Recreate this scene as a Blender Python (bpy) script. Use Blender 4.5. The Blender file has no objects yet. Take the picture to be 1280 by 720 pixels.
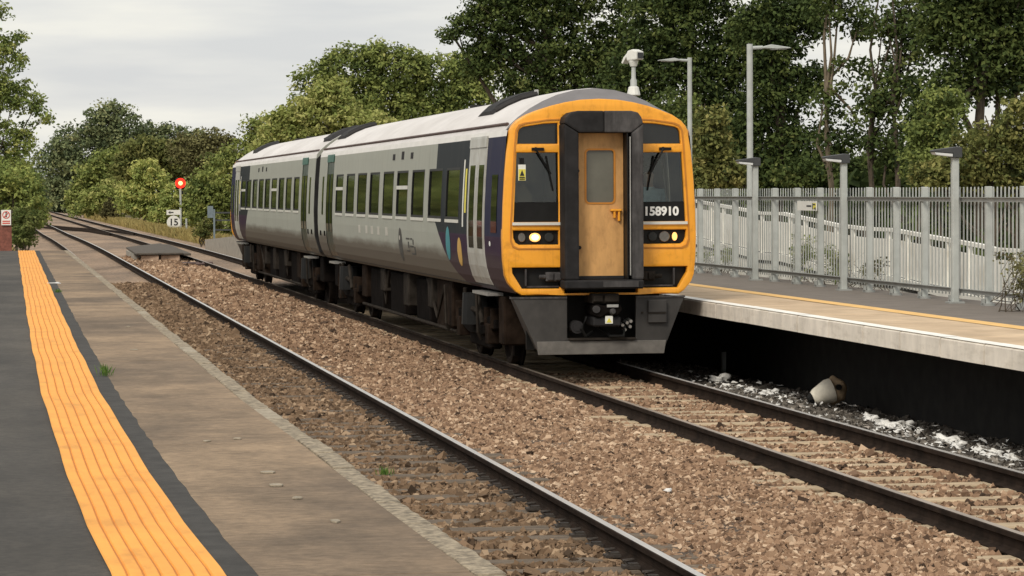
import bpy, bmesh, math, random
import numpy as np
from mathutils import Vector, Matrix
R = math.radians
SC = bpy.context.scene
COL = SC.collection
# ------------------------------------------------------------------ camera
FPX = 3687.25                       # focal length in pixels of the 1280 px frame
CAM = np.array([-7.706, -37.831, 2.3915]); YAW, PIT, ROL = 0.1707, 0.0326, -0.0050
FW = np.array([math.sin(YAW)*math.cos(PIT), math.cos(YAW)*math.cos(PIT), -math.sin(PIT)])
RT0 = np.array([math.cos(YAW), -math.sin(YAW), 0.0]); UP0 = np.cross(RT0, FW)
RT = RT0*math.cos(ROL)+UP0*math.sin(ROL); UP = -RT0*math.sin(ROL)+UP0*math.cos(ROL)
cd = bpy.data.cameras.new('camera'); cam = bpy.data.objects.new('camera', cd); COL.objects.link(cam)
cd.sensor_width = 36; cd.lens = FPX/1280*36; cd.clip_start = 0.5; cd.clip_end = 6000
cam.matrix_world = Matrix(((RT[0], UP[0], -FW[0], CAM[0]), (RT[1], UP[1], -FW[1], CAM[1]), (RT[2], UP[2], -FW[2], CAM[2]), (0, 0, 0, 1)))
SC.camera = cam
def at(px, py, Y):
    d = FW+(px-640)/FPX*RT+(360-py)/FPX*UP
    return CAM+d*(Y-CAM[1])/d[1]
# ------------------------------------------------------------------ world, sun, exposure
SUN_EL, SUN_AZ = R(42), R(216)      # azimuth clockwise from +Y: behind the camera
w = bpy.data.worlds.new('World'); SC.world = w; w.use_nodes = True
nt = w.node_tree; nt.nodes.clear()
def N(t, nt_=None, **k):
    n = (nt_ or nt).nodes.new(t)
    for a, b in k.items(): setattr(n, a, b)
    return n
out = N('ShaderNodeOutputWorld'); bg = N('ShaderNodeBackground'); bg.inputs[1].default_value = 0.1
sky = N('ShaderNodeTexSky', sky_type='NISHITA', sun_disc=False, sun_elevation=SUN_EL, sun_rotation=SUN_AZ)
sky.air_density = 1.0; sky.dust_density = 2.0
tc = N('ShaderNodeTexCoord'); mp = N('ShaderNodeMapping'); mp.inputs['Scale'].default_value = (6, 6, 42)
no = N('ShaderNodeTexNoise'); no.inputs['Scale'].default_value = 1.15; no.inputs['Detail'].default_value = 5; no.inputs['Roughness'].default_value = .5
cr = N('ShaderNodeValToRGB')
cr.color_ramp.elements[0].position = .36; cr.color_ramp.elements[0].color = (4.95, 5.0, 5.0, 1)
cr.color_ramp.elements[1].position = .66; cr.color_ramp.elements[1].color = (6.9, 6.7, 6.0, 1)
e = cr.color_ramp.elements.new(.5); e.color = (5.75, 5.7, 5.45, 1)
mx = N('ShaderNodeMix', data_type='RGBA'); mx.inputs[0].default_value = .93
L = nt.links.new
L(tc.outputs['Generated'], mp.inputs[0]); L(mp.outputs[0], no.inputs['Vector']); L(no.outputs['Fac'], cr.inputs[0])
L(sky.outputs[0], mx.inputs[6]); L(cr.outputs[0], mx.inputs[7]); L(mx.outputs[2], bg.inputs[0]); L(bg.outputs[0], out.inputs[0])
sd = bpy.data.lights.new('sun', 'SUN'); sd.energy = 1.5; sd.angle = R(18); sd.color = (1, .93, .80)
so = bpy.data.objects.new('sun', sd); COL.objects.link(so)
sdir = Vector((math.sin(SUN_AZ)*math.cos(SUN_EL), math.cos(SUN_AZ)*math.cos(SUN_EL), math.sin(SUN_EL)))
so.rotation_euler = sdir.to_track_quat('Z', 'Y').to_euler(); so.location = (-10, -60, 40)
SC.view_settings.view_transform = 'Standard'; SC.view_settings.look = 'None'; SC.view_settings.exposure = 0.52; SC.view_settings.gamma = 1
SC.view_settings.use_curve_mapping = False
SC.render.engine = 'CYCLES'
SC.cycles.max_bounces = 6; SC.cycles.transparent_max_bounces = 12; SC.cycles.use_denoising = True

# ------------------------------------------------------------------ materials
M = {}
def s2l(*c): return tuple((x/255/12.92 if x/255 <= .04045 else ((x/255+.055)/1.055)**2.4) for x in c)
def pm(name, col, rough=.6, var=.15, scale=6., bump=0., metal=0., spec=.5, stretch=(1, 1, 1), col2=None, fac=(.35, .65), detail=5, bscale=None, bdist=.01, emit=None, coat=0):
    m = bpy.data.materials.new(name); m.use_nodes = True; t = m.node_tree; b = t.nodes['Principled BSDF']
    b.inputs['Roughness'].default_value = rough; b.inputs['Metallic'].default_value = metal
    b.inputs['Specular IOR Level'].default_value = spec; b.inputs['Coat Weight'].default_value = coat
    c = N('ShaderNodeNewGeometry', t); mpn = N('ShaderNodeMapping', t); mpn.inputs['Scale'].default_value = stretch
    n = N('ShaderNodeTexNoise', t); n.inputs['Scale'].default_value = scale; n.inputs['Detail'].default_value = detail; n.inputs['Roughness'].default_value = .62
    r = N('ShaderNodeValToRGB', t); r.color_ramp.elements[0].position = fac[0]; r.color_ramp.elements[1].position = fac[1]
    a = tuple(x*(1-var) for x in col); z = col2 if col2 else tuple(min(1, x*(1+var)) for x in col)
    r.color_ramp.elements[0].color = (*a, 1); r.color_ramp.elements[1].color = (*z, 1)
    t.links.new(c.outputs['Position'], mpn.inputs[0]); t.links.new(mpn.outputs[0], n.inputs['Vector']); t.links.new(n.outputs['Fac'], r.inputs[0])
    t.links.new(r.outputs[0], b.inputs['Base Color'])
    if bump:
        n2 = N('ShaderNodeTexNoise', t); n2.inputs['Scale'].default_value = bscale or scale*4; n2.inputs['Detail'].default_value = 6
        t.links.new(mpn.outputs[0], n2.inputs['Vector'])
        bp = N('ShaderNodeBump', t); bp.inputs['Strength'].default_value = bump; bp.inputs['Distance'].default_value = bdist
        t.links.new(n2.outputs['Fac'], bp.inputs['Height']); t.links.new(bp.outputs[0], b.inputs['Normal'])
    if emit:
        b.inputs['Emission Color'].default_value = (*emit[0], 1); b.inputs['Emission Strength'].default_value = emit[1]
    M[name] = m; return m
def mul(m, color_from, scale, stretch, lo, hi, fac=(.4, .65), mode='MULTIPLY', amount=1.0, detail=6):
    """a second, larger layer of stain or wear over a material's colour"""
    t = m.node_tree; b = t.nodes['Principled BSDF']; src = b.inputs['Base Color'].links[0].from_socket
    c = N('ShaderNodeNewGeometry', t); mpn = N('ShaderNodeMapping', t); mpn.inputs['Scale'].default_value = stretch
    n = N('ShaderNodeTexNoise', t); n.inputs['Scale'].default_value = scale; n.inputs['Detail'].default_value = detail; n.inputs['Roughness'].default_value = .65
    r = N('ShaderNodeValToRGB', t); r.color_ramp.elements[0].position = fac[0]; r.color_ramp.elements[1].position = fac[1]
    r.color_ramp.elements[0].color = (*lo, 1); r.color_ramp.elements[1].color = (*hi, 1)
    x = N('ShaderNodeMix', t, data_type='RGBA', blend_type=mode); x.inputs[0].default_value = amount
    t.links.new(c.outputs['Position'], mpn.inputs[0]); t.links.new(mpn.outputs[0], n.inputs['Vector']); t.links.new(n.outputs['Fac'], r.inputs[0])
    t.links.new(src, x.inputs[6]); t.links.new(r.outputs[0], x.inputs[7]); t.links.new(x.outputs[2], b.inputs['Base Color'])
    return m
def tintmat(name, cols, rough=.8, trans=0., spec=.3, noise=0.):
    """colour picked per leaf or per stone by the face attribute 'tint'"""
    m = bpy.data.materials.new(name); m.use_nodes = True; t = m.node_tree; b = t.nodes['Principled BSDF']
    b.inputs['Roughness'].default_value = rough; b.inputs['Specular IOR Level'].default_value = spec
    a = N('ShaderNodeAttribute', t, attribute_name='tint'); r = N('ShaderNodeValToRGB', t)
    el = r.color_ramp.elements
    for i, c in enumerate(cols):
        p = i/(len(cols)-1)
        if i == 0: e = el[0]
        elif i == len(cols)-1: e = el[-1]
        else: e = el.new(p)
        e.position = p; e.color = (*c, 1)
    t.links.new(a.outputs['Fac'], r.inputs[0]); t.links.new(r.outputs[0], b.inputs['Base Color'])
    if trans:
        tr = N('ShaderNodeBsdfTranslucent', t); ms = N('ShaderNodeMixShader', t); ms.inputs[0].default_value = trans
        t.links.new(r.outputs[0], tr.inputs[0]); t.links.new(b.outputs[0], ms.inputs[1]); t.links.new(tr.outputs[0], ms.inputs[2])
        t.links.new(ms.outputs[0], t.nodes['Material Output'].inputs[0])
    M[name] = m; return m
def glassmat(name, tint=(.8, .85, .83), rough=.02, refl=1.0):
    m = bpy.data.materials.new(name); m.use_nodes = True; t = m.node_tree; t.nodes.remove(t.nodes['Principled BSDF'])
    tr = N('ShaderNodeBsdfTransparent', t); tr.inputs[0].default_value = (*tint, 1)
    gl = N('ShaderNodeBsdfGlossy', t); gl.inputs['Roughness'].default_value = rough; gl.inputs[0].default_value = (refl, refl, refl, 1)
    f = N('ShaderNodeFresnel', t); f.inputs[0].default_value = 1.5
    x = N('ShaderNodeMixShader', t); t.links.new(f.outputs[0], x.inputs[0]); t.links.new(tr.outputs[0], x.inputs[1]); t.links.new(gl.outputs[0], x.inputs[2])
    t.links.new(x.outputs[0], t.nodes['Material Output'].inputs[0]); M[name] = m; return m
def emitmat(name, col, s):
    m = bpy.data.materials.new(name); m.use_nodes = True; b = m.node_tree.nodes['Principled BSDF']
    b.inputs['Base Color'].default_value = (*col, 1); b.inputs['Emission Color'].default_value = (*col, 1); b.inputs['Emission Strength'].default_value = s
    M[name] = m; return m

pm('tarmac', (.066, .060, .052), .9, .25, 1.2, .5, stretch=(1, .5, 1), bscale=160, bdist=.004)
mul(M['tarmac'], None, .5, (1.4, .35, 1), (.72, .72, .74), (1.22, 1.18, 1.14))
mul(M['tarmac'], None, 22, (1, 1, 1), (.80, .80, .80), (1.22, 1.2, 1.18), (.38, .62))
pm('tarmac_edge', (.042, .039, .036), .9, .3, 6, .5, bscale=160, bdist=.004)
pm('tarmac_right', (.17, .145, .125), .9, .12, 3, .4, bscale=150, bdist=.004)
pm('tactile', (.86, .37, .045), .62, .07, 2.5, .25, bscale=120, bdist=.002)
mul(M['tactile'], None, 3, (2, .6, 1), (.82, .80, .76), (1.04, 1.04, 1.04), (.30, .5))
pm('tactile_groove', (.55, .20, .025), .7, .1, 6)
pm('slab', (.218, .162, .108), .9, .22, 2.2, .5, stretch=(1, .6, 1), bscale=90, bdist=.006)
mul(M['slab'], None, .33, (1.2, 1, 1), (.62, .60, .60), (1.25, 1.2, 1.15), (.38, .62))
mul(M['slab'], None, 9, (.5, 2, 1), (.8, .78, .76), (1.06, 1.06, 1.06), (.32, .48))
mul(M['slab'], None, 16, (1, 1, 1), (.84, .83, .82), (1.16, 1.15, 1.14), (.38, .62))
pm('edge_stone', (.285, .235, .17), .95, .5, 22, .9, bscale=45, bdist=.012)
pm('edge_light', (.34, .29, .22), .9, .3, 12, .5, bscale=60)
pm('wall_void_shade', (.012, .011, .010), .95, .5, 4)  # darkness of the void under the far platform, put into the wall colour
pm('coping_tan', (.60, .45, .30), .85, .1, 3, .2, bscale=120, bdist=.003)
mul(M['coping_tan'], None, 1.2, (1, 1, 1), (.82, .80, .78), (1.05, 1.05, 1.05))
pm('coping_face', (.72, .66, .58), .85, .12, 4, .15, stretch=(1, 1, .6))
mul(M['coping_face'], None, 2.5, (1, 1, 4), (.86, .85, .83), (1.03, 1.03, 1.03), (.33, .5))
pm('line_yellow', (.82, .50, .17), .7, .1, 5)
pm('line_white', (.88, .86, .81), .7, .1, 6)
pm('ballast_bed', (.30, .222, .162), .95, .45, 9, .9, bscale=22, bdist=.05, detail=9)
mul(M['ballast_bed'], None, .22, (1, .35, 1), (.75, .74, .74), (1.35, 1.27, 1.2))
pm('ballast_near', (.105, .075, .054), .95, .5, 14, .9, bscale=26, bdist=.05, detail=9)
mul(M['ballast_near'], None, .22, (1, .35, 1), (.75, .74, .74), (1.3, 1.25, 1.2))
pm('ballast_dark', (.05, .045, .04), .95, .5, 9, .9, bscale=22, bdist=.05, detail=9)
pm('earth', (.16, .125, .07), .95, .4, .4, .6, bscale=3, bdist=.1, detail=8)
pm('rail_side', (.024, .016, .012), .9, .4, 5, .2, spec=.1)
pm('rail_top', (.72, .69, .66), .40, .08, 20, metal=.9, stretch=(1, .05, 1))
pm('rail_top_dull', (.42, .35, .29), .5, .2, 10, metal=.8, stretch=(1, .08, 1))
pm('sleeper_pale', (.44, .34, .225), .9, .3, 3, .4, stretch=(1, 5, 1))
pm('sleeper_dark', (.13, .098, .07), .9, .35, 5, .6, stretch=(1, 5, 1))
pm('clip_iron', (.045, .036, .03), .7, .3, 30)
tintmat('stone', [(0.0564, 0.0371, 0.0263), (0.1904, 0.1194, 0.0777), (0.2892, 0.1829, 0.1178), (0.3879, 0.2586, 0.169), (0.6489, 0.4907, 0.3506)], .9, spec=.15)
tintmat('stone_dark', [(0.0491, 0.034, 0.0239), (0.1274, 0.085, 0.0549), (0.1862, 0.1241, 0.0788), (0.2549, 0.17, 0.1097), (0.4312, 0.3144, 0.211)], .95, spec=.1)
tintmat('stone_grey', [(0.034, 0.03, 0.0276), (0.0773, 0.069, 0.0611), (0.1313, 0.117, 0.1019), (0.2009, 0.18, 0.1571), (0.4635, 0.42, 0.3783)], .95, spec=.1)
# train
pm('yellow', (.86, .37, .028), .34, .05, 3, spec=.5)
mul(M['yellow'], None, 6, (1, 1, 1), (.80, .76, .74), (1.02, 1.02, 1.02), (.27, .45))
mul(M['yellow'], None, 3, (7, 1, .7), (.86, .83, .80), (1.02, 1.02, 1.02), (.30, .46))
pm('yellow_line', (.52, .20, .02), .5, .1, 6)
pm('gang_dark', (.020, .019, .020), .7, .3, 5, spec=.2)
pm('gang_grey', (.068, .064, .065), .7, .25, 5, spec=.25)
mul(M['gang_grey'], None, 4, (3, 1, .6), (.65, .65, .65), (1.15, 1.15, 1.15))
pm('door_tan', (.56, .305, .11), .6, .16, 3, stretch=(2, 1, .5))
mul(M['door_tan'], None, 9, (1, 1, .5), (.80, .77, .75), (1.04, 1.04, 1.04), (.30, .5))
pm('door_glass', (.13, .125, .10), .12, .1, 3)
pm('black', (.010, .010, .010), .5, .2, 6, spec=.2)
pm('black_panel', (.012, .013, .013), .12, .1, 3)
pm('cab_dark', (.018, .02, .02), .7, .3, 4)
pm('cab_grey', (.06, .065, .066), .7, .2, 4)
pm('skirt_grey', (.042, .040, .039), .6, .18, 3)
mul(M['skirt_grey'], None, 3, (1, 1, .5), (.75, .72, .70), (1.15, 1.1, 1.05))
pm('skirt_band', (.13, .12, .11), .7, .25, 5)
pm('roof_dome', (.17, .16, .165), .6, .12, 3)
pm('roof_white', (.70, .67, .66), .55, .04, 2)
mul(M['roof_white'], None, .9, (1, .3, 1), (.86, .85, .84), (1.03, 1.03, 1.03))
pm('cant_white', (.78, .76, .73), .5, .06, 3)
pm('gutter', (.09, .055, .048), .7, .2, 4)
pm('vent_black', (.010, .009, .010), .85, .3, 5)
pm('vent_grey', (.022, .02, .02), .8, .3, 5)
pm('door_white', (.50, .50, .47), .42, .06, 3)
mul(M['door_white'], None, 2, (1, 1, .8), (.74, .71, .67), (1.04, 1.04, 1.04))
pm('teal', (.03, .115, .085), .5, .1, 4)
pm('door_greenblack', (.016, .032, .028), .3, .1, 4)
pm('window_dark', (.008, .010, .008), .05, .1, 2, spec=.5)
pm('window_trim', (.66, .65, .60), .4, .05, 3)
pm('under', (.0075, .006, .0055), .9, .45, 4, .3, spec=.03)
pm('under_brown', (.020, .0135, .010), .9, .4, 5, .3, spec=.03)
pm('under_grey', (.032, .027, .023), .9, .35, 5, .3, spec=.03)
pm('wheel_steel', (.02, .016, .014), .9, .3, 6, spec=.05)
pm('silver', (.55, .54, .52), .35, .1, 8, metal=.8)
pm('number_white', (.85, .85, .83), .5, .02, 8)
pm('logo_teal', (.035, .24, .28), .45, .12, 7)
pm('logo_gold', (.60, .36, .085), .45, .12, 7)
pm('logo_dark', (.05, .048, .042), .6, .2, 7)
pm('logo_pale', (.48, .46, .41), .6, .1, 7)
pm('reflector', (.20, .19, .18), .2, .2, 9, metal=.6)
emitmat('headlamp_lit', (1.0, .50, .15), .9)
emitmat('headlamp_core', (1.0, .82, .52), 1.5)
emitmat('signal_red', (1.0, .022, .008), 1.0)
emitmat('signal_core', (1.0, .62, .22), 1.5)
glassmat('windscreen', (.80, .84, .82))
pm('label_yellow', (.75, .66, .10), .6, .05, 5)
pm('label_white', (.78, .78, .72), .6, .05, 5)
pm('label_red', (.60, .10, .07), .6, .1, 9)
pm('shirt', (.50, .66, .74), .8, .12, 12)
pm('skin', (.50, .30, .22), .6, .06, 8)
pm('hair', (.02, .016, .012), .7, .2, 20)
# body livery: paint that follows the carriage's own length (y from the cab) and height (z)
def livery(name):
    m = bpy.data.materials.new(name); m.use_nodes = True; t = m.node_tree; b = t.nodes['Principled BSDF']
    b.inputs['Roughness'].default_value = .55; b.inputs['Specular IOR Level'].default_value = .12
    c = N('ShaderNodeTexCoord', t); s = N('ShaderNodeSeparateXYZ', t); t.links.new(c.outputs['Object'], s.inputs[0])
    def mth(op, a, bb, cl=False):
        n = N('ShaderNodeMath', t, operation=op, use_clamp=cl)
        for i, v in enumerate((a, bb)):
            if isinstance(v, (int, float)): n.inputs[i].default_value = v
            else: t.links.new(v, n.inputs[i])
        return n.outputs[0]
    y, z = s.outputs[1], s.outputs[2]
    def mixc(f, a, bb, mode='MIX'):
        n = N('ShaderNodeMix', t, data_type='RGBA', blend_type=mode)
        for i, v in ((0, f), (6, a), (7, bb)):
            if isinstance(v, (int, float)): n.inputs[i].default_value = v
            elif isinstance(v, tuple): n.inputs[i].default_value = (*v, 1)
            else: t.links.new(v, n.inputs[i])
        return n.outputs[2]
    def noise(scale, st, det=5):
        mpn = N('ShaderNodeMapping', t); mpn.inputs['Scale'].default_value = st; t.links.new(c.outputs['Object'], mpn.inputs[0])
        n = N('ShaderNodeTexNoise', t); n.inputs['Scale'].default_value = scale; n.inputs['Detail'].default_value = det; n.inputs['Roughness'].default_value = .65
        t.links.new(mpn.outputs[0], n.inputs['Vector']); return n.outputs['Fac']
    grey = mixc(noise(1.3, (1, .4, 1)), (.315, .325, .285), (.385, .392, .345))
    slate = (.010, .015, .020); navy = (.009, .010, .042); purple = (.030, .010, .034)
    # edge of the dark end: vertical above the waist, slanting towards the cab below it
    edge = mth('SUBTRACT', 6.25, mth('MULTIPLY', mth('MAXIMUM', mth('SUBTRACT', 1.98, z), 0), 2.1))
    edge = mth('SUBTRACT', edge, mth('MULTIPLY', mth('POWER', mth('MAXIMUM', mth('SUBTRACT', 1.55, z), 0), 2), 2.2))
    dark = mth('LESS_THAN', y, edge)
    fore = mth('LESS_THAN', y, 1.9)
    upper = mixc(fore, slate, navy)
    darkc = mixc(mth('GREATER_THAN', z, 1.80), purple, upper)
    col = mixc(dark, grey, darkc)
    # brown brake dust along the lower body
    g = mth('ADD', z, mth('MULTIPLY', mth('SUBTRACT', noise(1.6, (1, .35, 1.5)), .5), .26))
    dust = mth('MULTIPLY', mth('SUBTRACT', 1.60, g), 6.5, True)
    dust = mth('MULTIPLY', dust, mth('SUBTRACT', .86, mth('MULTIPLY', dark, .45)))
    col = mixc(dust, col, (.105, .082, .062))
    streak = mth('MULTIPLY', mth('SUBTRACT', noise(3.0, (1, 3.0, .25)), .52), 3.0, True)
    col = mixc(mth('MULTIPLY', streak, .35), col, (.12, .10, .08))
    t.links.new(col, b.inputs['Base Color']); M[name] = m; return m
livery('livery')
# place
pm('galv', (.43, .45, .435), .55, .1, 5, metal=.0)
pm('galv_dark', (.33, .34, .33), .55, .12, 5)
pm('ramp_white', (.88, .86, .80), .7, .06, 3)
mul(M['ramp_white'], None, 1.5, (1, 1, .7), (.80, .77, .72), (1.03, 1.03, 1.03), (.33, .5))
pm('ramp_deck', (.22, .21, .20), .9, .15, 3)
pm('lamp_dark', (.05, .052, .055), .5, .1, 5)
pm('lamp_lens', (.62, .63, .63), .3, .05, 5)
pm('cctv_white', (.72, .72, .68), .4, .05, 6)
pm('sign_white', (.80, .79, .75), .5, .03, 6)
pm('sign_black', (.02, .02, .02), .6, .1, 6)
pm('brick', (.20, .072, .052), .9, .3, 14, .4)
pm('concrete', (.33, .30, .26), .9, .2, 4, .3)
pm('timber_dark', (.085, .070, .056), .9, .3, 3, .4, stretch=(1, 6, 1))
pm('block_pink', (.50, .35, .25), .9, .15, 6, .3)
pm('bark', (.085, .066, .048), .95, .4, 5, .6, stretch=(3, 3, .5))
pm('bark_pale', (.17, .135, .095), .95, .4, 5, .6, stretch=(3, 3, .5))
pm('sack', (.80, .75, .64), .8, .14, 8, .3)
pm('sack_brown', (.33, .24, .15), .85, .25, 9, .3)
pm('debris_white', (.80, .79, .77), .8, .1, 14, .4)
pm('blue_grey', (.16, .20, .23), .6, .15, 4)
tintmat('leaf_dark', [(0.0195, 0.0315, 0.0128), (0.0455, 0.069, 0.0233), (0.078, 0.1091, 0.0337), (0.1235, 0.1552, 0.0468), (0.195, 0.2154, 0.0727)], .85, .22, spec=.12)
tintmat('leaf_mid', [(0.0691, 0.097, 0.0317), (0.1534, 0.1939, 0.0598), (0.2456, 0.2908, 0.0845), (0.3451, 0.3716, 0.1198), (0.4796, 0.4684, 0.176)], .85, .28, spec=.12)
tintmat('leaf_light', [(0.0991, 0.1378, 0.0436), (0.205, 0.2602, 0.08), (0.3306, 0.3827, 0.1164), (0.4628, 0.4744, 0.1527), (0.628, 0.5968, 0.2181)], .85, .30, spec=.12)
tintmat('leaf_olive', [(0.0503, 0.0638, 0.0237), (0.1107, 0.1313, 0.0428), (0.1846, 0.197, 0.064), (0.2601, 0.2517, 0.0853), (0.3524, 0.3192, 0.1186)], .85, .28, spec=.12)
tintmat('leaf_far_haze', [(0.0683, 0.0927, 0.0515), (0.1169, 0.1518, 0.0771), (0.1755, 0.2108, 0.1028), (0.2434, 0.2697, 0.1284), (0.3408, 0.3455, 0.1715)], .85, .2, spec=.12)  # leaf colours lightened to carry the haze of distance
tintmat('leaf_brown', [(0.0545, 0.05, 0.0215), (0.109, 0.0999, 0.043), (0.1635, 0.1562, 0.0673), (0.2181, 0.2083, 0.0916), (0.2726, 0.2707, 0.1212)], .85, .15, spec=.12)
tintmat('dry_grass', [(0.13, 0.1105, 0.039), (0.247, 0.2015, 0.0715), (0.351, 0.2795, 0.104), (0.429, 0.338, 0.1365), (0.312, 0.299, 0.104)], .8, .25)
tintmat('weed_green', [(.04, .08, .015), (.08, .16, .03), (.12, .22, .04), (.15, .26, .05), (.2, .3, .07)], .6, .3)

# ------------------------------------------------------------------ mesh helpers
class MB:
    def __init__(s): s.v = []; s.f = []; s.m = []
    def add(s, vs, fs, mi=0):
        o = len(s.v); s.v += [tuple(map(float, q)) for q in vs]; s.f += [tuple(i+o for i in q) for q in fs]; s.m += [mi]*len(fs); return s
    def box(s, x0, x1, y0, y1, z0, z1, mi=0):
        return s.add([(x0, y0, z0), (x1, y0, z0), (x1, y1, z0), (x0, y1, z0), (x0, y0, z1), (x1, y0, z1), (x1, y1, z1), (x0, y1, z1)],
                     [(3, 2, 1, 0), (4, 5, 6, 7), (0, 1, 5, 4), (1, 2, 6, 5), (2, 3, 7, 6), (3, 0, 4, 7)], mi)
    def tube(s, pts, rad, n=8, mi=0, cap=True):
        pts = [Vector(q) for q in pts]
        if not hasattr(rad, '__len__'): rad = [rad]*len(pts)
        rings = []
        for i, q in enumerate(pts):
            d = (pts[min(i+1, len(pts)-1)]-pts[max(i-1, 0)]).normalized()
            a = d.cross(Vector((0, 0, 1)) if abs(d.z) < .9 else Vector((1, 0, 0))).normalized(); b = d.cross(a)
            rings.append([q+(a*math.cos(2*math.pi*k/n)+b*math.sin(2*math.pi*k/n))*rad[i] for k in range(n)])
        vs = [q for r in rings for q in r]; fs = []
        for i in range(len(pts)-1):
            for k in range(n): fs.append((i*n+k, i*n+(k+1) % n, (i+1)*n+(k+1) % n, (i+1)*n+k))
        if cap: fs += [tuple(range(n-1, -1, -1)), tuple(range((len(pts)-1)*n, len(pts)*n))]
        return s.add(vs, fs, mi)
    def prism(s, poly, axis, a, b, mi=0):
        """polygon in the plane across axis ('x': (y,z), 'y': (x,z), 'z': (x,y)) extruded from a to b"""
        def P(q, t): return {'x': (t, q[0], q[1]), 'y': (q[0], t, q[1]), 'z': (q[0], q[1], t)}[axis]
        n = len(poly); vs = [P(q, a) for q in poly]+[P(q, b) for q in poly]
        fs = [tuple(range(n)), tuple(range(2*n-1, n-1, -1))]+[(i, i+n, (i+1) % n+n, (i+1) % n) for i in range(n)]
        return s.add(vs, fs, mi)
    def build(s, name, mat, parent=None, bevel=0, smooth=False, loc=None, segs=1, norm=True):
        me = bpy.data.meshes.new(name); me.from_pydata(s.v, [], s.f)
        mats = mat if isinstance(mat, (list, tuple)) else [mat]
        for q in mats: me.materials.append(M[q] if isinstance(q, str) else q)
        me.polygons.foreach_set('material_index', s.m)
        bm = bmesh.new(); bm.from_mesh(me)
        if norm: bmesh.ops.recalc_face_normals(bm, faces=bm.faces)
        if bevel:
            es = [e for e in bm.edges if len(e.link_faces) == 2 and e.calc_face_angle(0) > .6]
            bmesh.ops.bevel(bm, geom=es, offset=bevel, segments=segs, affect='EDGES', profile=.6, clamp_overlap=True)
        bm.to_mesh(me); bm.free()
        if smooth: me.polygons.foreach_set('use_smooth', [True]*len(me.polygons)); me.set_sharp_from_angle(angle=R(38))
        return link(name, me, parent, loc)
def link(name, me, parent=None, loc=None, rz=0):
    o = bpy.data.objects.new(name, me); COL.objects.link(o)
    if parent is not None: o.parent = parent
    if loc is not None: o.location = loc
    if rz: o.rotation_euler.z = rz
    return o
def tag(o, label=None, cat=None, group=None, kind=None):
    if label: o['label'] = label
    if cat: o['category'] = cat
    if group: o['group'] = group
    if kind: o['kind'] = kind
    return o
def empty(name, loc, label=None, cat=None, group=None, kind=None, rz=0):
    o = bpy.data.objects.new(name, None); COL.objects.link(o); o.location = loc; o.rotation_euler.z = rz; o.empty_display_size = .2
    return tag(o, label, cat, group, kind)
def copies(name, src, parent, locs, rzs=None, scl=None):
    for i, q in enumerate(locs):
        o = src if i == 0 else src.copy()
        if i: COL.objects.link(o)
        o.location = q; o.parent = parent
        if rzs: o.rotation_euler.z = rzs[i]
        if scl: o.scale = scl[i]
def bisect(bm, axis, vals):
    no_ = {'x': (1, 0, 0), 'y': (0, 1, 0), 'z': (0, 0, 1)}[axis]
    for v in vals:
        co = [v*q for q in no_]
        bmesh.ops.bisect_plane(bm, geom=bm.verts[:]+bm.edges[:]+bm.faces[:], plane_co=co, plane_no=no_, dist=1e-5)
def plate(name, outer, holes, y0, y1, mat, parent, bend=None, bevel=0., cuts=None, smooth=False):
    """flat plate in the x-z plane with real openings, from y0 (front) to y1 (back)"""
    cu = bpy.data.curves.new('p', 'CURVE'); cu.dimensions = '2D'; cu.fill_mode = 'BOTH'; cu.extrude = (y1-y0)/2-bevel; cu.bevel_depth = bevel; cu.bevel_resolution = 1
    if bevel: cu.offset = -bevel
    for ring in [outer]+holes:
        sp = cu.splines.new('POLY'); sp.points.add(len(ring)-1); sp.use_cyclic_u = True
        for q, c in zip(sp.points, ring): q.co = (c[0], c[1], 0, 1)
    to = bpy.data.objects.new('p', cu); COL.objects.link(to)
    dg = bpy.context.evaluated_depsgraph_get(); me = bpy.data.meshes.new_from_object(to.evaluated_get(dg)); me.name = name
    bpy.data.objects.remove(to); bpy.data.curves.remove(cu)
    bm = bmesh.new(); bm.from_mesh(me); bmesh.ops.remove_doubles(bm, verts=bm.verts, dist=1e-5)
    ym = (y0+y1)/2
    for v in bm.verts: v.co = Vector((v.co.x, ym-v.co.z, v.co.y))
    if cuts:
        bisect(bm, 'x', cuts[0]); bisect(bm, 'z', cuts[1])
    if bend:
        for v in bm.verts: v.co.y += bend(v.co.x, v.co.z)
    bmesh.ops.recalc_face_normals(bm, faces=bm.faces)
    bm.to_mesh(me); bm.free(); me.materials.clear(); me.materials.append(M[mat])
    if smooth: me.polygons.foreach_set('use_smooth', [True]*len(me.polygons)); me.set_sharp_from_angle(angle=R(35))
    else: me.polygons.foreach_set('use_smooth', [False]*len(me.polygons))
    return link(name, me, parent)
def rrect(x0, x1, z0, z1, r=.03, n=4, corners='all'):
    out_ = []
    for cx, cz, a0 in ((x1-r, z1-r, 0), (x0+r, z1-r, 90), (x0+r, z0+r, 180), (x1-r, z0+r, 270)):
        for k in range(n+1):
            a = R(a0+90*k/n); out_.append((cx+r*math.cos(a), cz+r*math.sin(a)))
    return out_
def text_mesh(name, body, size, mat, parent, loc, rot, thick=.004, fat=.0, sx=1.):
    cu = bpy.data.curves.new('t', 'FONT'); cu.body = body; cu.size = size; cu.extrude = thick; cu.offset = fat; cu.align_x = 'CENTER'; cu.align_y = 'CENTER'
    to = bpy.data.objects.new('t', cu); COL.objects.link(to)
    dg = bpy.context.evaluated_depsgraph_get(); me = bpy.data.meshes.new_from_object(to.evaluated_get(dg)); me.name = name
    bpy.data.objects.remove(to); bpy.data.curves.remove(cu); me.materials.clear(); me.materials.append(M[mat])
    for v in me.vertices: v.co.x *= sx
    o = link(name, me, parent); o.location = loc; o.rotation_euler = rot; return o
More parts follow.
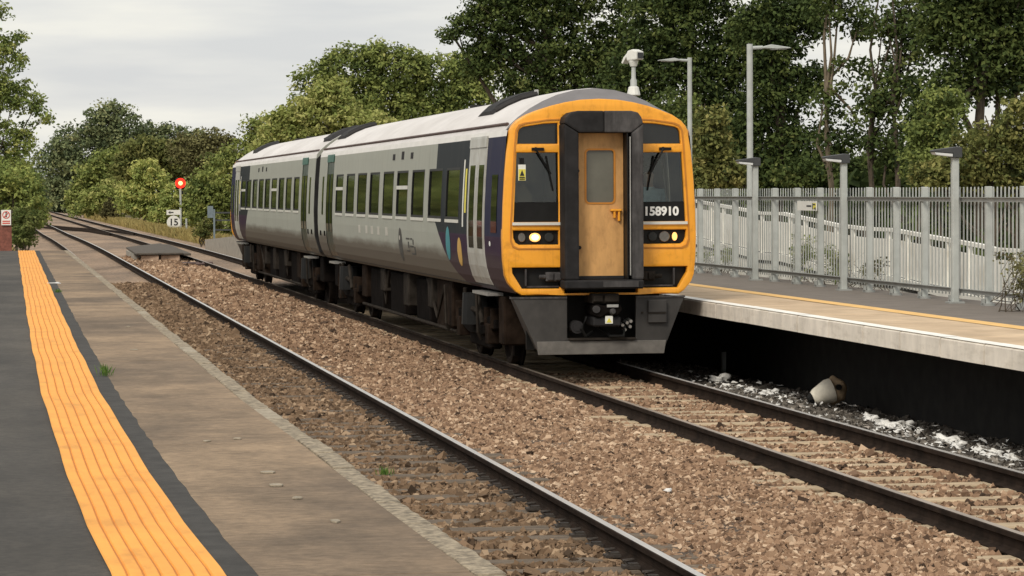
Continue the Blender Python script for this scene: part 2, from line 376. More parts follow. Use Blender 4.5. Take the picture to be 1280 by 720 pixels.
def npmesh(name, V, nper, F, tint, mat, smooth=False):
    """numpy mesh: V (k*nv,3), F (k*nf, nper) vertex indices, tint per face"""
    me = bpy.data.meshes.new(name); nf = len(F)
    me.vertices.add(len(V)); me.vertices.foreach_set('co', np.ascontiguousarray(V, np.float32).ravel())
    me.loops.add(nf*nper); me.loops.foreach_set('vertex_index', np.ascontiguousarray(F, np.int32).ravel())
    me.polygons.add(nf); me.polygons.foreach_set('loop_start', np.arange(0, nf*nper, nper, dtype=np.int32))
    me.polygons.foreach_set('loop_total', np.full(nf, nper, np.int32))
    me.update(calc_edges=True)
    a = me.attributes.new('tint', 'FLOAT', 'FACE'); a.data.foreach_set('value', np.ascontiguousarray(tint, np.float32))
    me.materials.append(M[mat])
    me.polygons.foreach_set('use_smooth', np.zeros(nf, bool))
    return me
# ------------------------------------------------------------------ ground, ballast, tracks
def curve(Y): return 0.0 if Y < 80 else -.0062*(Y-80)*min(1, (Y-80)/60)
XT, XL = 0.0, -4.205                  # centre lines: the train's track and the near track
b = MB(); b.add([(-1400, -290, -.9), (1400, -290, -.9), (1400, 2900, -.9), (-1400, 2900, -.9)], [(0, 1, 2, 3)])
tag(b.build('ground', 'earth'), kind='structure')
# formation of ballast under both tracks
prof = [(-8.2, -.85), (-6.6, -.42), (-5.75, -.27), (-4.2, -.235), (-3.3, -.185), (-2.7, -.15), (-2.0, -.135), (-1.3, -.155), (-.7, -.19), (0, -.215), (.8, -.185), (1.3, -.20), (2.9, -.33), (4.2, -.45), (6.5, -.85)]
n = len(prof)
for ys, mt in ((list(np.arange(-45, 46, 3)), 'ballast_near'), (list(np.arange(45, 200, 5))+list(np.arange(204, 700, 25)), 'ballast_bed')):
    b = MB()
    b.add([(x+curve(Y), Y, z) for Y in ys for x, z in prof], [(i*n+k, i*n+k+1, (i+1)*n+k+1, (i+1)*n+k) for i in range(len(ys)-1) for k in range(n-1)])
    tag(b.build('ballast_bed', mt, smooth=True), kind='structure')

RAILP = [(-.07, -.155), (.07, -.155), (.07, -.145), (.018, -.13), (.010, -.115), (.010, -.055), (.036, -.040), (.036, -.006), (.028, 0), (-.028, 0), (-.036, -.006), (-.036, -.040), (-.010, -.055), (-.010, -.115), (-.018, -.13), (-.07, -.145)]
def rail(parent, xc, topmat):
    ys_ = list(np.concatenate([np.arange(-45, 81, 21), np.arange(85, 200, 5), np.arange(200, 640, 15)]))
    b = MB(); n = len(RAILP)
    b.v = [(xc+curve(Y)+q[0], float(Y), q[1]) for Y in ys_ for q in RAILP]
    for i in range(len(ys_)-1):
        for k in range(n):
            b.f.append((i*n+k, i*n+(k+1) % n, (i+1)*n+(k+1) % n, (i+1)*n+k)); b.m.append(1 if k == 8 else 0)
    b.f += [tuple(range(n)), tuple(range((len(ys_)-1)*n, len(ys_)*n))]; b.m += [0, 0]
    return b.build('rail', ['rail_side', topmat], parent)
rnd = random.Random(4)
def track(label, xc, sl_mat, tops, y0, y1, zs, clips):
    t = empty('railway_track', (0, 0, 0), kind='structure'); t['label'] = label
    rail(t, xc-.7535, tops[0]); rail(t, xc+.7535, tops[1])
    vs = []
    for v in range(3):
        b = MB(); b.box(-1.25, 1.25, -.125, .125, -.13, 0)
        o = b.build('sleeper', sl_mat, t, bevel=.012); vs.append(o)
    Y = y0; i = 0
    while Y < y1:
        o = vs[i] if i < 3 else vs[i % 3].copy()
        if i >= 3: COL.objects.link(o)
        o.parent = t; o.location = (xc+rnd.uniform(-.02, .02), Y, zs+rnd.uniform(-.008, .008)); o.rotation_euler = (rnd.uniform(-.02, .02), 0, rnd.uniform(-.01, .01))
        Y += .62; i += 1
    b = MB(); b.box(-.055, .055, -.06, .06, 0, .02).tube([(-.03, -.03, .02), (-.045, -.02, .05), (.02, 0, .058), (-.045, .03, .05), (-.02, .035, .02)], .009, 5).box(-.02, .05, -.03, .03, .015, .034)
    c = b.build('rail_clip', 'clip_iron', t); first = True
    Y = y0
    while Y < clips[1]:
        for sx in clips[2]:
            o = c if first else c.copy()
            if not first: COL.objects.link(o)
            first = False
            o.parent = t; o.location = (xc+sx, Y, zs+.005); o.rotation_euler.z = 0 if sx > 0 else math.pi
        Y += .62
    return t
track('rusty sided track that the two-carriage train stands on', XT, 'sleeper_pale', ('rail_top_dull', 'rail_top'), -19.6, 30, -.150, (0, -19, (-.64,)))
track('empty track beside the platform with the yellow strip', XL, 'sleeper_dark', ('rail_top_dull', 'rail_top'), -22.8, 46, -.150, (0, 14, (.64,)))
# crossover between the tracks far up the line
b = MB(); n = 4
for off in (0, 1.45):
    pts = [(-5.0+off, 197), (-4.2+off, 184), (-3.0+off, 172), (-1.6+off, 158), (-.9+off, 143)]
    pts = [(x+curve(Y), Y) for x, Y in pts]
    o0 = len(b.v)
    b.v += [(x+dx, Y, z) for x, Y in pts for dx, z in ((-.045, -.15), (.045, -.15), (.035, -.004), (-.035, -.004))]
    for i in range(len(pts)-1):
        for k in range(4): b.f.append((o0+i*4+k, o0+i*4+(k+1) % 4, o0+(i+1)*4+(k+1) % 4, o0+(i+1)*4+k)); b.m.append(0)
tag(b.build('crossover_rails', 'rail_side'), kind='structure')

# loose ballast stones
def stones(name, label, region, dens, size, hfun, mat, seed, keep=None, bright=.055, mean=.5):
    rg = np.random.default_rng(seed); x0, x1, y0, y1 = region
    k = int((x1-x0)*(y1-y0)*dens)
    X = rg.uniform(x0, x1, k); Y = rg.uniform(y0, y1, k)
    if keep is not None:
        ok = keep(X, Y, rg); X, Y = X[ok], Y[ok]; k = len(X)
    s = rg.gamma(9, size/9, k)*np.ones(k)
    base = np.array([(-1, -1, -1), (1, -1, -1), (1, 1, -1), (-1, 1, -1), (-1, -1, 1), (1, -1, 1), (1, 1, 1), (-1, 1, 1)], float)*.72
    F = np.array([(3, 2, 1, 0), (4, 5, 6, 7), (0, 1, 5, 4), (1, 2, 6, 5), (2, 3, 7, 6), (3, 0, 4, 7)])
    V = base[None]*rg.uniform(.55, 1.3, (k, 1, 3))+rg.uniform(-.38, .38, (k, 8, 3))
    a = rg.uniform(0, 6.283, k); t = rg.uniform(-.8, .8, k); u = rg.uniform(-.8, .8, k)
    def rot(V, ang, i, j):
        c, s_ = np.cos(ang)[:, None], np.sin(ang)[:, None]; A, B = V[:, :, i].copy(), V[:, :, j].copy()
        V[:, :, i] = A*c-B*s_; V[:, :, j] = A*s_+B*c
    rot(V, t, 0, 2); rot(V, u, 1, 2); rot(V, a, 0, 1)
    V *= s[:, None, None]
    Z = hfun(X, Y)+rg.uniform(-.55, .55, k)*size
    V += np.stack([X, Y, Z], 1)[:, None]
    Fi = (F[None]+(np.arange(k)*8)[:, None, None]).reshape(-1, 4)
    tn = np.clip(rg.normal(mean, .235, k), 0, .86); br = rg.random(k) < bright; tn[br] = rg.uniform(.88, 1, br.sum())
    return tag(link(name, npmesh(name, V.reshape(-1, 3), 4, Fi, np.repeat(tn, 6), mat)), label, 'ballast', kind='stuff')
px_, pz_ = np.array([q[0] for q in prof]), np.array([q[1] for q in prof])
hb = lambda X, Y: np.interp(X, px_, pz_)+.018*np.sin(X*3.1+Y*.8)*np.sin(Y*1.7+X)
def off_sleeper(xc, y0, frac):
    def k(X, Y, rg):
        d = np.abs((Y-y0+.31) % .62-.31); on = d < .115
        rail_ = (np.abs(np.abs(X-xc)-.7535) < .085)
        patch = .5+.5*np.sin(X*2.3+Y*1.1)*np.sin(Y*.47+X*1.7+1)+.25*np.sin(Y*3.1+X*5)
        return (~on | (rg.random(len(X)) < frac*np.clip(patch*2.6-.5, 0, 3)) | (Y > -1.5)) & ~rail_
    return k
stones('ballast_stones', 'tan ballast stones heaped between the two tracks', (-3.36, -.84, -21, -5), 1350, .0185, hb, 'stone', 1)
stones('ballast_stones', 'tan ballast stones between the tracks below the cab', (-3.36, -.84, -5, 6), 760, .023, hb, 'stone', 22)
stones('ballast_stones', 'tan ballast stones between the tracks beside the carriages', (-3.36, -.84, 6, 34), 420, .029, hb, 'stone', 2, mean=.46)
stones('ballast_stones', 'tan ballast stones between the tracks towards the crossover', (-3.36, -.84, 34, 80), 110, .045, hb, 'stone', 21, mean=.52)
hs = lambda X, Y: np.full(len(X), -.172)+.012*np.sin(X*4+Y*3)
stones('ballast_stones', 'brown ballast stones among the pale sleepers before the train', (-.67, .67, -20, 2.5), 800, .021, hs, 'stone', 3, off_sleeper(XT, -19.6, .05), mean=.44)
stones('ballast_stones', 'dark brown ballast stones in the track beside the yellow strip', (-5.0, -3.54, -23, 12), 720, .025, hs, 'stone_dark', 4, off_sleeper(XL, -22.8, .16), mean=.5)
stones('ballast_stones', 'dark ballast stones up the empty track towards the crossover', (-5.0, -3.54, 12, 46), 240, .036, hs, 'stone_dark', 5, off_sleeper(XL, -22.8, .6), mean=.56)
stones('ballast_stones', 'dirty grey ballast stones below the far platform edge', (.86, 2.72, -15, 6), 640, .026, hb, 'stone_grey', 6, mean=.46, bright=.05)

# ------------------------------------------------------------------ near platform with the tactile strip
PZ = .93
pl = empty('platform', (0, 0, 0), kind='structure'); pl['label'] = 'near platform of tarmac and concrete slabs with yellow tactile strip'
b = MB(); b.prism([(-16, -.9), (-6.76, -.9), (-6.76, PZ), (-16, PZ)], 'y', -48, 39.6)
b.build('tarmac_surface', 'tarmac', pl)
# the platform edge and its strip follow the gentle bend of the track
def sL(Y): return float(np.interp(Y, [-50, -26.5, -24.8, -22.6, -19.9, -15.8, -9.8, -3, 5, 18.4, 39.6], [-7.02, -7.32, -7.36, -7.39, -7.42, -7.445, -7.45, -7.44, -7.42, -7.39, -7.34]))
def eX(Y): return float(np.interp(Y, [-50, -27, -24, -21, -17, -10, 0, 20, 40], [-5.70, -5.81, -5.85, -5.87, -5.925, -5.94, -5.95, -5.98, -6.04]))
ys = list(np.arange(-48, 39.7, .8)); SW = .435
b = MB(); b.v = [(sL(Y)+dx, float(Y), PZ+.004) for Y in ys for dx in (SW-.01, SW+.13)]
for i in range(len(ys)-1): b.f.append((2*i, 2*i+1, 2*i+3, 2*i+2)); b.m.append(0)
b.build('tarmac_border', 'tarmac_edge', pl)
nr = 7; pr = []                       # tactile strip: seven ribs with grooves between
for k in range(nr):
    a = SW*k/nr; c = SW*(k+1)/nr
    pr += [(a+.0035, .006, 1), (a+.008, .0135, 0), (c-.008, .0135, 0), (c-.0035, .006, 1)]
b = MB(); n = len(pr)
wv = lambda Y: .004*math.sin(Y*.9)+.003*math.sin(Y*2.1+1)
b.v = [(sL(Y)+q[0]+wv(Y), float(Y), PZ+q[1]) for Y in ys for q in pr]
for i in range(len(ys)-1):
    for k in range(n-1):
        b.f.append((i*n+k, i*n+k+1, (i+1)*n+k+1, (i+1)*n+k)); b.m.append(1 if k % 4 == 3 else 0)
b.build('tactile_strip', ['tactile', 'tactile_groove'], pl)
# concrete slabs and rough edge stones, one by one
Y = -47.4; i = 0
while Y < 39.4:
    Y2 = min(Y+rnd.choice((2.7, 3.3, 3.6)), 39.6); k = 8; rv = random.Random(i)
    yy = [Y+.003+(Y2-Y-.006)*j/k for j in range(k+1)]
    outl = [(sL(q)+SW+.118+rv.uniform(-.008, .008), q) for q in yy]+[(eX(q)-.140, q) for q in yy[::-1]]
    b = MB(); z = PZ+.006+rv.uniform(-.0015, .0015); b.prism(outl, 'z', z-.10, z); b.build('slab', 'slab', pl, bevel=.003)
    Y = Y2; i += 1
edges = []
for v in range(6):
    rv = random.Random(50+v); b = MB(); ln = .9; k = 9
    outl = [(-.125+rv.uniform(-.006, .004), .004+ln*j/k*.99) for j in range(k+1)]+[(rv.uniform(-.008, .005), .004+ln*j/k*.99) for j in range(k, -1, -1)]
    b.prism(outl, 'z', -.30, .0)
    edges.append(b.build('edge_stone', 'edge_light' if v == 5 else 'edge_stone', pl, bevel=.014, segs=2))
Y = -47.4; i = 0
while Y < 39.2:
    v = rnd.randrange(5) if rnd.random() > .12 else 5
    o = edges[i] if i < 6 else edges[v].copy()
    if i >= 6: COL.objects.link(o)
    o.parent = pl; o.location = (eX(Y)+rnd.uniform(-.006, .006), Y, PZ+rnd.uniform(-.012, .002)); o.rotation_euler.z = math.atan2(eX(Y)-eX(Y+.9), .9)+rnd.uniform(-.008, .008)
    Y += .9; i += 1
b = MB(); b.box(-6.78, -6.15, -48, 39.6, -.9, PZ-.11).box(-6.78, -6.02, -48, 39.6, -.9, PZ-.31)
b.build('platform_wall', 'concrete', pl)
b = MB(); b.prism([(39.6, -.9), (39.6, PZ-.03), (46.5, -.25), (46.5, -.9)], 'x', -9.5, -6.05); b.build('end_ramp', 'concrete', pl)
# ------------------------------------------------------------------ far platform
pr_ = empty('platform', (0, 0, 0), kind='structure'); pr_['label'] = 'far platform of tan slabs with yellow line under the palisade fence'
b = MB(); b.box(2.83, 4.95, -22, 70, .70, PZ); b.build('tarmac_surface', 'tarmac_right', pr_)
b = MB(); b.box(2.78, 4.95, -22, 70, -.9, .699); b.build('platform_wall', 'wall_void_shade', pr_)
b = MB(); b.add([(2.72, -22, PZ+.006), (2.97, -22, PZ+.006), (2.97, 70, PZ+.006), (2.72, 70, PZ+.006)], [(0, 1, 2, 3)]); b.build('yellow_line', 'line_yellow', pr_)
b = MB(); b.box(1.53, 2.825, .006, 1.328, -.19, 0); cs = b.build('coping_slab', 'coping_tan', pr_, bevel=.006)
b = MB(); b.prism([(1.45, -.20), (1.53, -.20), (1.53, .001), (1.485, .001), (1.455, -.012), (1.45, -.02)], 'y', .018, 1.316); cf = b.build('coping_face', ['coping_face'], pr_)
b = MB(); b.add([(1.456, .0, .0035), (1.64, .0, .0035), (1.64, 1.336, .0035), (1.456, 1.336, .0035)], [(0, 1, 2, 3)]); cl = b.build('white_edge_line', 'line_white', pr_)
locs = [(rnd.uniform(-.004, .004), -20.4+1.336*k, PZ+rnd.uniform(-.002, .002)) for k in range(66)]
for s_ in (cs, cf, cl): copies('', s_, pr_, locs)
b = MB(); b.prism([(70, -.9), (70, .92), (100, .24), (100, -.9)], 'x', 1.55, 4.9); b.build('end_ramp', 'concrete', pr_)
b = MB()
for Yp in (-9.9, 4.2): b.box(2.66, 2.72, Yp, Yp+.07, -.28, .03)
b.build('marker_post', 'galv', pr_)
# ------------------------------------------------------------------ train
SIDE = [(1.06, 1.10), (1.12, 1.16), (1.22, 1.215), (1.38, 1.262), (1.55, 1.285), (1.78, 1.295), (2.0, 1.293), (2.2, 1.287), (2.4, 1.277), (2.6, 1.266), (2.75, 1.255), (3.0, 1.236), (3.12, 1.225), (3.20, 1.21)]
ROOF = [(1.205, 3.20), (1.15, 3.275), (1.03, 3.385), (.87, 3.50), (.70, 3.595), (.50, 3.68), (.27, 3.74), (0, 3.765)]
ROOF = ROOF+[(-x, z) for x, z in ROOF[-2::-1]]
zs_, xs_ = [q[0] for q in SIDE], [q[1] for q in SIDE]
def bx(z): return float(np.interp(z, zs_, xs_))
def fy(x, z): return .07*(abs(x)/1.28)**3+.06*max(0, (z-2.2)/1.4)**1.5
def shell(b, y0, y1, z0, z1, o0, o1, sx, mi=0):
    """solid that follows the curve of the body side between two lengths and heights, o0..o1 out from the skin"""
    zz = [z0]+[z for z in zs_ if z0+.01 < z < z1-.01]+[z1]; n = len(zz)
    vs = [(sx*(bx(z)+o), y, z) for o in (o0, o1) for y in (y0, y1) for z in zz]
    I = lambda o, y, k: (o*2+y)*n+k
    fs = []
    for k in range(n-1):
        fs += [(I(0, 0, k), I(0, 1, k), I(0, 1, k+1), I(0, 0, k+1)), (I(1, 0, k), I(1, 0, k+1), I(1, 1, k+1), I(1, 1, k)),
               (I(0, 0, k), I(0, 0, k+1), I(1, 0, k+1), I(1, 0, k)), (I(0, 1, k), I(1, 1, k), I(1, 1, k+1), I(0, 1, k+1))]
    fs += [(I(0, 0, 0), I(1, 0, 0), I(1, 1, 0), I(0, 1, 0)), (I(0, 0, n-1), I(0, 1, n-1), I(1, 1, n-1), I(1, 0, n-1))]
    return b.add(vs, fs, mi)
WIN = [(3.85, 5.15), (5.55, 6.95), (7.45, 8.85), (9.33, 10.68), (11.1, 12.45), (12.98, 14.33), (14.82, 16.15), (16.65, 17.95), (18.52, 19.72)]
DOOR = [(1.55, 3.05), (20.25, 21.45)]
WZ = (2.0, 2.745); DZ = (1.12, 3.12); LEN = 22.95
def solid_ring(b, ring_fn, ys, mi=0): pass
def carriage(front):
    t = empty('train_carriage', (0, 0, 0) if front else (0, 46.75, 0), rz=0 if front else math.pi)
    tag(t, 'leading train carriage with bright yellow cab front and dark gangway door' if front else 'rear train carriage coupled behind, grey sides with dark window band', 'train carriage', 'carriages of the train')
    vis = -1 if front else 1          # the side the near platform looks at
    # ---- body shell with real openings
    b = MB()
    for sx in (-1, 1):
        ysn = sorted({.13, LEN, *[q for d in DOOR for q in d], *[q for w_ in WIN for q in w_], 1.0, 22.0})
        zn = sorted({*zs_, *WZ, *DZ})
        for i in range(len(ysn)-1):
            for k in range(len(zn)-1):
                yc, zc = (ysn[i]+ysn[i+1])/2, (zn[k]+zn[k+1])/2
                if any(a < yc < c for a, c in WIN) and WZ[0] < zc < WZ[1]: continue
                if any(a < yc < c for a, c in DOOR) and DZ[0] < zc < DZ[1]: continue
                q = [(sx*bx(z), y, z) for y, z in ((ysn[i], zn[k]), (ysn[i+1], zn[k]), (ysn[i+1], zn[k+1]), (ysn[i], zn[k+1]))]
                b.add(q if sx < 0 else q[::-1], [(0, 1, 2, 3)], 1 if zc > 3.12 else 0)
    b.add([(-1.10, .13, 1.06), (1.10, .13, 1.06), (1.10, LEN, 1.06), (-1.10, LEN, 1.06)], [(3, 2, 1, 0)], 2)
    for yy in (LEN,):
        r = [(-bx(z), yy, z) for z in zs_]+[(x, yy, z) for x, z in ROOF[::-1]][1:-1]+[(bx(z), yy, z) for z in zs_[::-1]]
        b.add(r, [tuple(range(len(r)))], 0)
    body = b.build('body', ['livery', 'cant_white', 'under'], t, norm=False)
    # dark saloon inside, so that nothing shows through the openings
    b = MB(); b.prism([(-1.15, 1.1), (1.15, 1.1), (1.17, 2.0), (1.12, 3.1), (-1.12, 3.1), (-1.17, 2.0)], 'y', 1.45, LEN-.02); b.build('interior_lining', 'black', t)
    # ---- roof
    b = MB(); n = len(ROOF); ysr = [.75, 6, 12, 18, LEN]
    b.add([(x, y, z) for y in ysr for x, z in ROOF], [(i*n+k, (i+1)*n+k, (i+1)*n+k+1, i*n+k+1) for i in range(len(ysr)-1) for k in range(n-1)])
    roof = b.build('roof', 'roof_white', t, smooth=True)
    for sx in (-1, 1):
        b = MB(); b.tube([(sx*1.155, .45, 3.285), (sx*1.155, LEN-.1, 3.285)], .022, 6); b.build('gutter', 'gutter', roof)
    arc = [(1.165, 3.25), (1.10, 3.32), (.98, 3.395), (.80, 3.465), (.64, 3.515), (.45, 3.56), (.25, 3.592), (0, 3.605)]; arc += [(-x, z) for x, z in arc[-2::-1]]
    b = MB(); mid = [(x*.99+0, z+(.085 if abs(x) < .9 else .06)) for x, z in arc]
    mid = [(.998*x, z-.012) for x, z in ROOF]
    secs = [(arc, lambda x, z: fy(x, z)+.02), (mid, lambda x, z: .40), (ROOF, lambda x, z: .752)]
    vs = [(x, f(x, z), z) for s_, f in secs for x, z in s_]
    b.add(vs, [(i*n+k, (i+1)*n+k, (i+1)*n+k+1, i*n+k+1) for i in range(1) for k in range(n-1)], 0)
    b.add([vs[n+i] for i in range(2*n)], [(k, n+k, n+k+1, k+1) for k in range(n-1)], 1)
    b.build('roof_dome', ['roof_dome', 'roof_white'], t, smooth=True)
    # raised black ventilator hoods over each end of the roof
    for (ya, yb) in ((3.15, 4.5), (21.3, 22.75)):
        for sx in (-1, 1):
            rr = [(sx*x, z) for x, z in ((.90, 3.478), (.80, 3.54), (.70, 3.595), (.50, 3.68), (.28, 3.738))]; m = len(rr); b = MB()
            va = [(x, ya, z+.004) for x, z in rr]+[(x, ya+.15, z+.085-.03*(abs(x) > .85)) for x, z in rr]+[(x, yb-.35, z+.085-.03*(abs(x) > .85)) for x, z in rr]+[(x, yb, z+.004) for x, z in rr]
            b.add(va, [(r_*m+k, (r_+1)*m+k, (r_+1)*m+k+1, r_*m+k+1) for r_ in range(3) for k in range(m-1)])
            b.add([va[0], va[m], va[2*m], va[3*m]], [(0, 1, 2, 3)]); b.add([va[m-1], va[2*m-1], va[3*m-1], va[4*m-1]], [(3, 2, 1, 0)])
            v_ = b.build('roof_ventilator', 'vent_black', t)
            b = MB(); b.tube([(sx*x, ya-.04, z+.03) for x, z in ROOF if .2 < x < 1.0], .04, 6); b.build('edge_bar', 'vent_grey', v_)
            if sx < 0 and ya < 5: b = MB(); b.box(-.30, -.25, ya, ya+.07, 3.72, 3.83); b.build('exhaust_stub', 'silver', v_)
    for yy in (7.2, 10.1):
        b = MB(); b.tube([(.0, yy, 3.75), (.0, yy, 3.82)], [.14, .12], 10); b.build('roof_pod', 'vent_black', t)
    # ---- side windows
    for sx in (-1, 1):
        for i, (a, c) in enumerate(WIN):
            wb = MB(); fr = .035
            for q in ((a, a+fr, WZ[0], WZ[1]), (c-fr, c, WZ[0], WZ[1]), (a+fr, c-fr, WZ[0], WZ[0]+fr), (a+fr, c-fr, WZ[1]-fr, WZ[1])): shell(wb, *q, -.03, .002, sx)
            wo = wb.build('window', 'black', t)
            pb = MB(); shell(pb, a+fr, c-fr, WZ[0]+fr, WZ[1]-fr, -.022, -.012, sx); k_t = rnd.uniform(-.009, .009); pb.v = [(x+k_t*(y-(a+c)/2), y, z) for x, y, z in pb.v]; pb.build('pane', 'window_dark', wo)
            sb = MB(); shell(sb, a+.02, c-.02, WZ[0]-.05, WZ[0]-.004, .001, .012, sx); sb.build('sill', 'window_trim', wo)
            if i in (3, 8) if front else i in (0, 5):
                hb_ = MB(); shell(hb_, a+.01, c-.01, 2.44, 2.50, -.011, .008, sx); hb_.build('hopper_bar', 'window_trim', wo)
        # ---- doors: two leaves each with a tall slit window
        for di, (a, c) in enumerate(DOOR):
            mid_ = (a+c)/2
            for (p, q) in ((a+.008, mid_-.012), (mid_+.012, c-.008)):
                db = MB(); shell(db, p, q, DZ[0]+.01, DZ[1]-.01, -.03, .006 if di == 0 else -.008, sx)
                do = db.build('door', 'door_white' if di == 0 else 'door_greenblack', t)
                gb = MB(); g0 = (p+q)/2
                shell(gb, g0-.21, g0+.21, 1.62, 2.76, .002, .010 if di == 0 else -.002, sx); gb.build('door_window', 'window_dark', do)
            sb = MB(); shell(sb, a+.04, c-.04, DZ[1]-.12, DZ[1]+.03, .004, .02, sx); sb.build('door_header', 'door_white' if di == 0 else 'teal', t)
            stp = MB(); stp.box(sx*1.02, sx*1.24, a+.1, c-.1, .98, 1.02); stp.build('door_step', 'silver', t)
        gb = MB(); shell(gb, 21.95, 22.2, 1.95, 2.72, .001, .006, sx); gb.build('narrow_window', 'window_dark', t)
        gb = MB(); shell(gb, .55, 1.0, 1.85, 2.62, .001, .007, sx); cw = gb.build('cab_side_window', 'window_dark', t)
    for yy, hh in ((8.9, .10), (10.0, .13), (11.1, .10)):
        gb = MB(); shell(gb, yy, yy+.28, 2.93, 2.93+hh, .001, .006, vis); gb.build('side_vent', 'vent_black', t)
    for yy in (21.6, 22.35):
        gb = MB(); shell(gb, yy, yy+.25, 1.52, 1.62, .001, .006, vis); gb.build('socket_box', 'under', t)
    # door edge notices: pale and yellow uprights beside the cab door
    gb = MB(); shell(gb, 3.42, 3.50, 1.9, 2.85, .001, .006, vis); gb.build('notice_strip', 'label_white', t)
    gb = MB(); shell(gb, 3.20, 3.32, 2.1, 2.72, .001, .006, vis); gb.build('notice_strip', 'label_yellow', t)
    # ---- end gangway between carriages
    b = MB(); b.prism([(-.62, 1.1), (.62, 1.1), (.62, 3.3), (.45, 3.45), (-.45, 3.45), (-.62, 3.3)], 'y', LEN+.002, LEN+.42); b.build('inner_gangway', 'gang_dark', t, bevel=.02)
    b = MB(); b.prism([(-bx(1.15), 1.15)]+[(-bx(z), z) for z in (1.5, 2, 2.6, 3.1)]+[(-.7, 3.59), (0, 3.75), (.7, 3.59)]+[(bx(z), z) for z in (3.1, 2.6, 2, 1.5, 1.15)], 'y', LEN+.001, LEN+.09); b.build('end_frame', 'gang_dark', t)
    # ---- bogies
    for yc in (3.95, 19.6):
        bo = empty('bogie', (0, yc, 0)); bo.parent = t
        for wy in (-1.3, 1.3):
            for sx in (-1, 1):
                wbm = MB(); pts = [(.60, .455), (.63, .455), (.645, .43), (.77, .42), (.78, .40), (.78, .34), (.74, .31), (.74, .12), (.80, .10), (.80, 0)]
                seg = 24; vs = []; fs = []
                for k in range(seg):
                    a = 2*math.pi*k/seg
                    vs += [(sx*x, wy+r_*math.cos(a), .42+r_*math.sin(a)) for x, r_ in pts]
                m = len(pts)
                for k in range(seg):
                    for j in range(m-1): fs.append((k*m+j, k*m+j+1, ((k+1) % seg)*m+j+1, ((k+1) % seg)*m+j))
                wbm.add(vs, fs); wbm.build('wheel', 'wheel_steel', bo, smooth=True)
            ab = MB(); ab.tube([(-.6, wy, .42), (.6, wy, .42)], .085, 8); ab.build('axle', 'under', bo)
        for sx in (-1, 1):
            fb = MB(); fb.prism([(-1.75, .60), (-1.5, .68), (-.7, .62), (-.45, .50), (.45, .50), (.7, .62), (1.5, .68), (1.75, .60), (1.75, .50), (1.2, .44), (.6, .36), (-.6, .36), (-1.2, .44), (-1.75, .50)], 'x', sx*.92, sx*1.05)
            fb.build('side_frame', 'under', bo, bevel=.015)
            for wy in (-1.3, 1.3):
                x_ = MB(); x_.box(sx*.85, sx*1.09, wy-.14, wy+.14, .28, .56).tube([(sx*1.0, wy-.28, .50), (sx*1.0, wy-.28, .78)], .085, 10).tube([(sx*1.0, wy+.28, .50), (sx*1.0, wy+.28, .78)], .085, 10)
                x_.build('axle_box', 'under_brown', bo, bevel=.01)
            x_ = MB(); x_.tube([(sx*1.0, 0, .50), (sx*1.0, 0, .95)], [.24, .22], 14); x_.build('air_spring', 'black', bo)
            x_ = MB(); x_.tube([(sx*1.10, -.85, .70), (sx*1.10, .15, .74)], .04, 8).tube([(sx*1.10, -1.0, .55), (sx*1.10, -.55, .98)], .032, 8).tube([(sx*1.09, .72, .52), (sx*1.09, .60, 1.0)], .032, 8); x_.build('damper', 'under_grey', bo)
        x_ = MB(); x_.box(-.8, .8, -.35, .35, .42, .75).box(-.57, .57, -1.75, 1.75, .22, .70); x_.build('bolster', 'under', bo)
        for sx in (-1, 1):
            x_ = MB(); x_.box(sx*.80, sx*.98, -.9, .9, .18, .46); x_.build('brake_gear', 'under', bo, bevel=.03)
            x_ = MB(); x_.prism([(-1.95, .85), (-1.62, .85), (-1.78, .14), (-1.90, .14)], 'x', sx*.72, sx*.80); x_.build('life_guard', 'under', bo)
            x_ = MB(); x_.box(sx*.6, sx*.84, -2.15, -1.8, .5, 1.0); x_.build('sand_box', 'under_brown', bo, bevel=.03)
    x_ = MB(); x_.box(-.62, .62, 5.9, 17.7, .30, 1.05).box(-.55, .55, .8, 2.0, .5, 1.05).box(-.55, .55, 1.9, 22.8, .62, 1.055); x_.build('underfloor_light_block', 'under', t)  # solid dark blocks added behind the boxes to stop light passing under the floor
    # ---- equipment slung under the floor
    for sx in (-1, 1):
        for (a, c, lo, hi, mt, out_) in ((6.0, 6.9, .42, 1.04, 'under_brown', 1.12), (7.1, 8.0, .34, 1.04, 'under_brown', 1.06), (8.3, 8.75, .62, 1.04, 'under_grey', 1.1), (9.0, 10.6, .30, .98, 'under', 1.02), (10.9, 11.5, .55, 1.04, 'under_grey', 1.12),
                                        (11.8, 13.6, .36, 1.0, 'under', 1.06), (13.9, 14.5, .70, 1.04, 'under_grey', 1.13), (14.8, 16.6, .33, 1.0, 'under', 1.04), (16.8, 17.5, .50, 1.04, 'under_brown', 1.1), (1.3, 1.75, .38, .98, 'under_brown', 1.13), (21.6, 22.3, .55, 1.02, 'under', 1.08)):
            x_ = MB(); x_.box(sx*.35, sx*(out_-.06), a, c, lo-.06, hi); x_.build('underfloor_box', mt, t, bevel=.02)
        for (a, c) in ((6.95, 8.9), (13.65, 14.7)):
            x_ = MB(); x_.tube([(sx*1.02, a, 1.02), (sx*1.0, (a+c)/2, .42), (sx*1.02, c, 1.02)], .025, 6); x_.build('pipe', 'under_grey', t)
        x_ = MB(); x_.tube([(sx*1.0, 5.9, .30), (sx*1.0, 17.6, .30)], .03, 6); x_.build('air_pipe', 'under_grey', t)
        for yy in (3.1, 20.1, 6.1):
            x_ = MB(); x_.tube([(sx*1.16, yy, 1.0), (sx*1.14, yy, .42), (sx*1.09, yy+.05, .32)], .022, 6); x_.build('drain_pipe', 'under_grey', t)
    # ---- cab end
    cab(t, front)
    return t
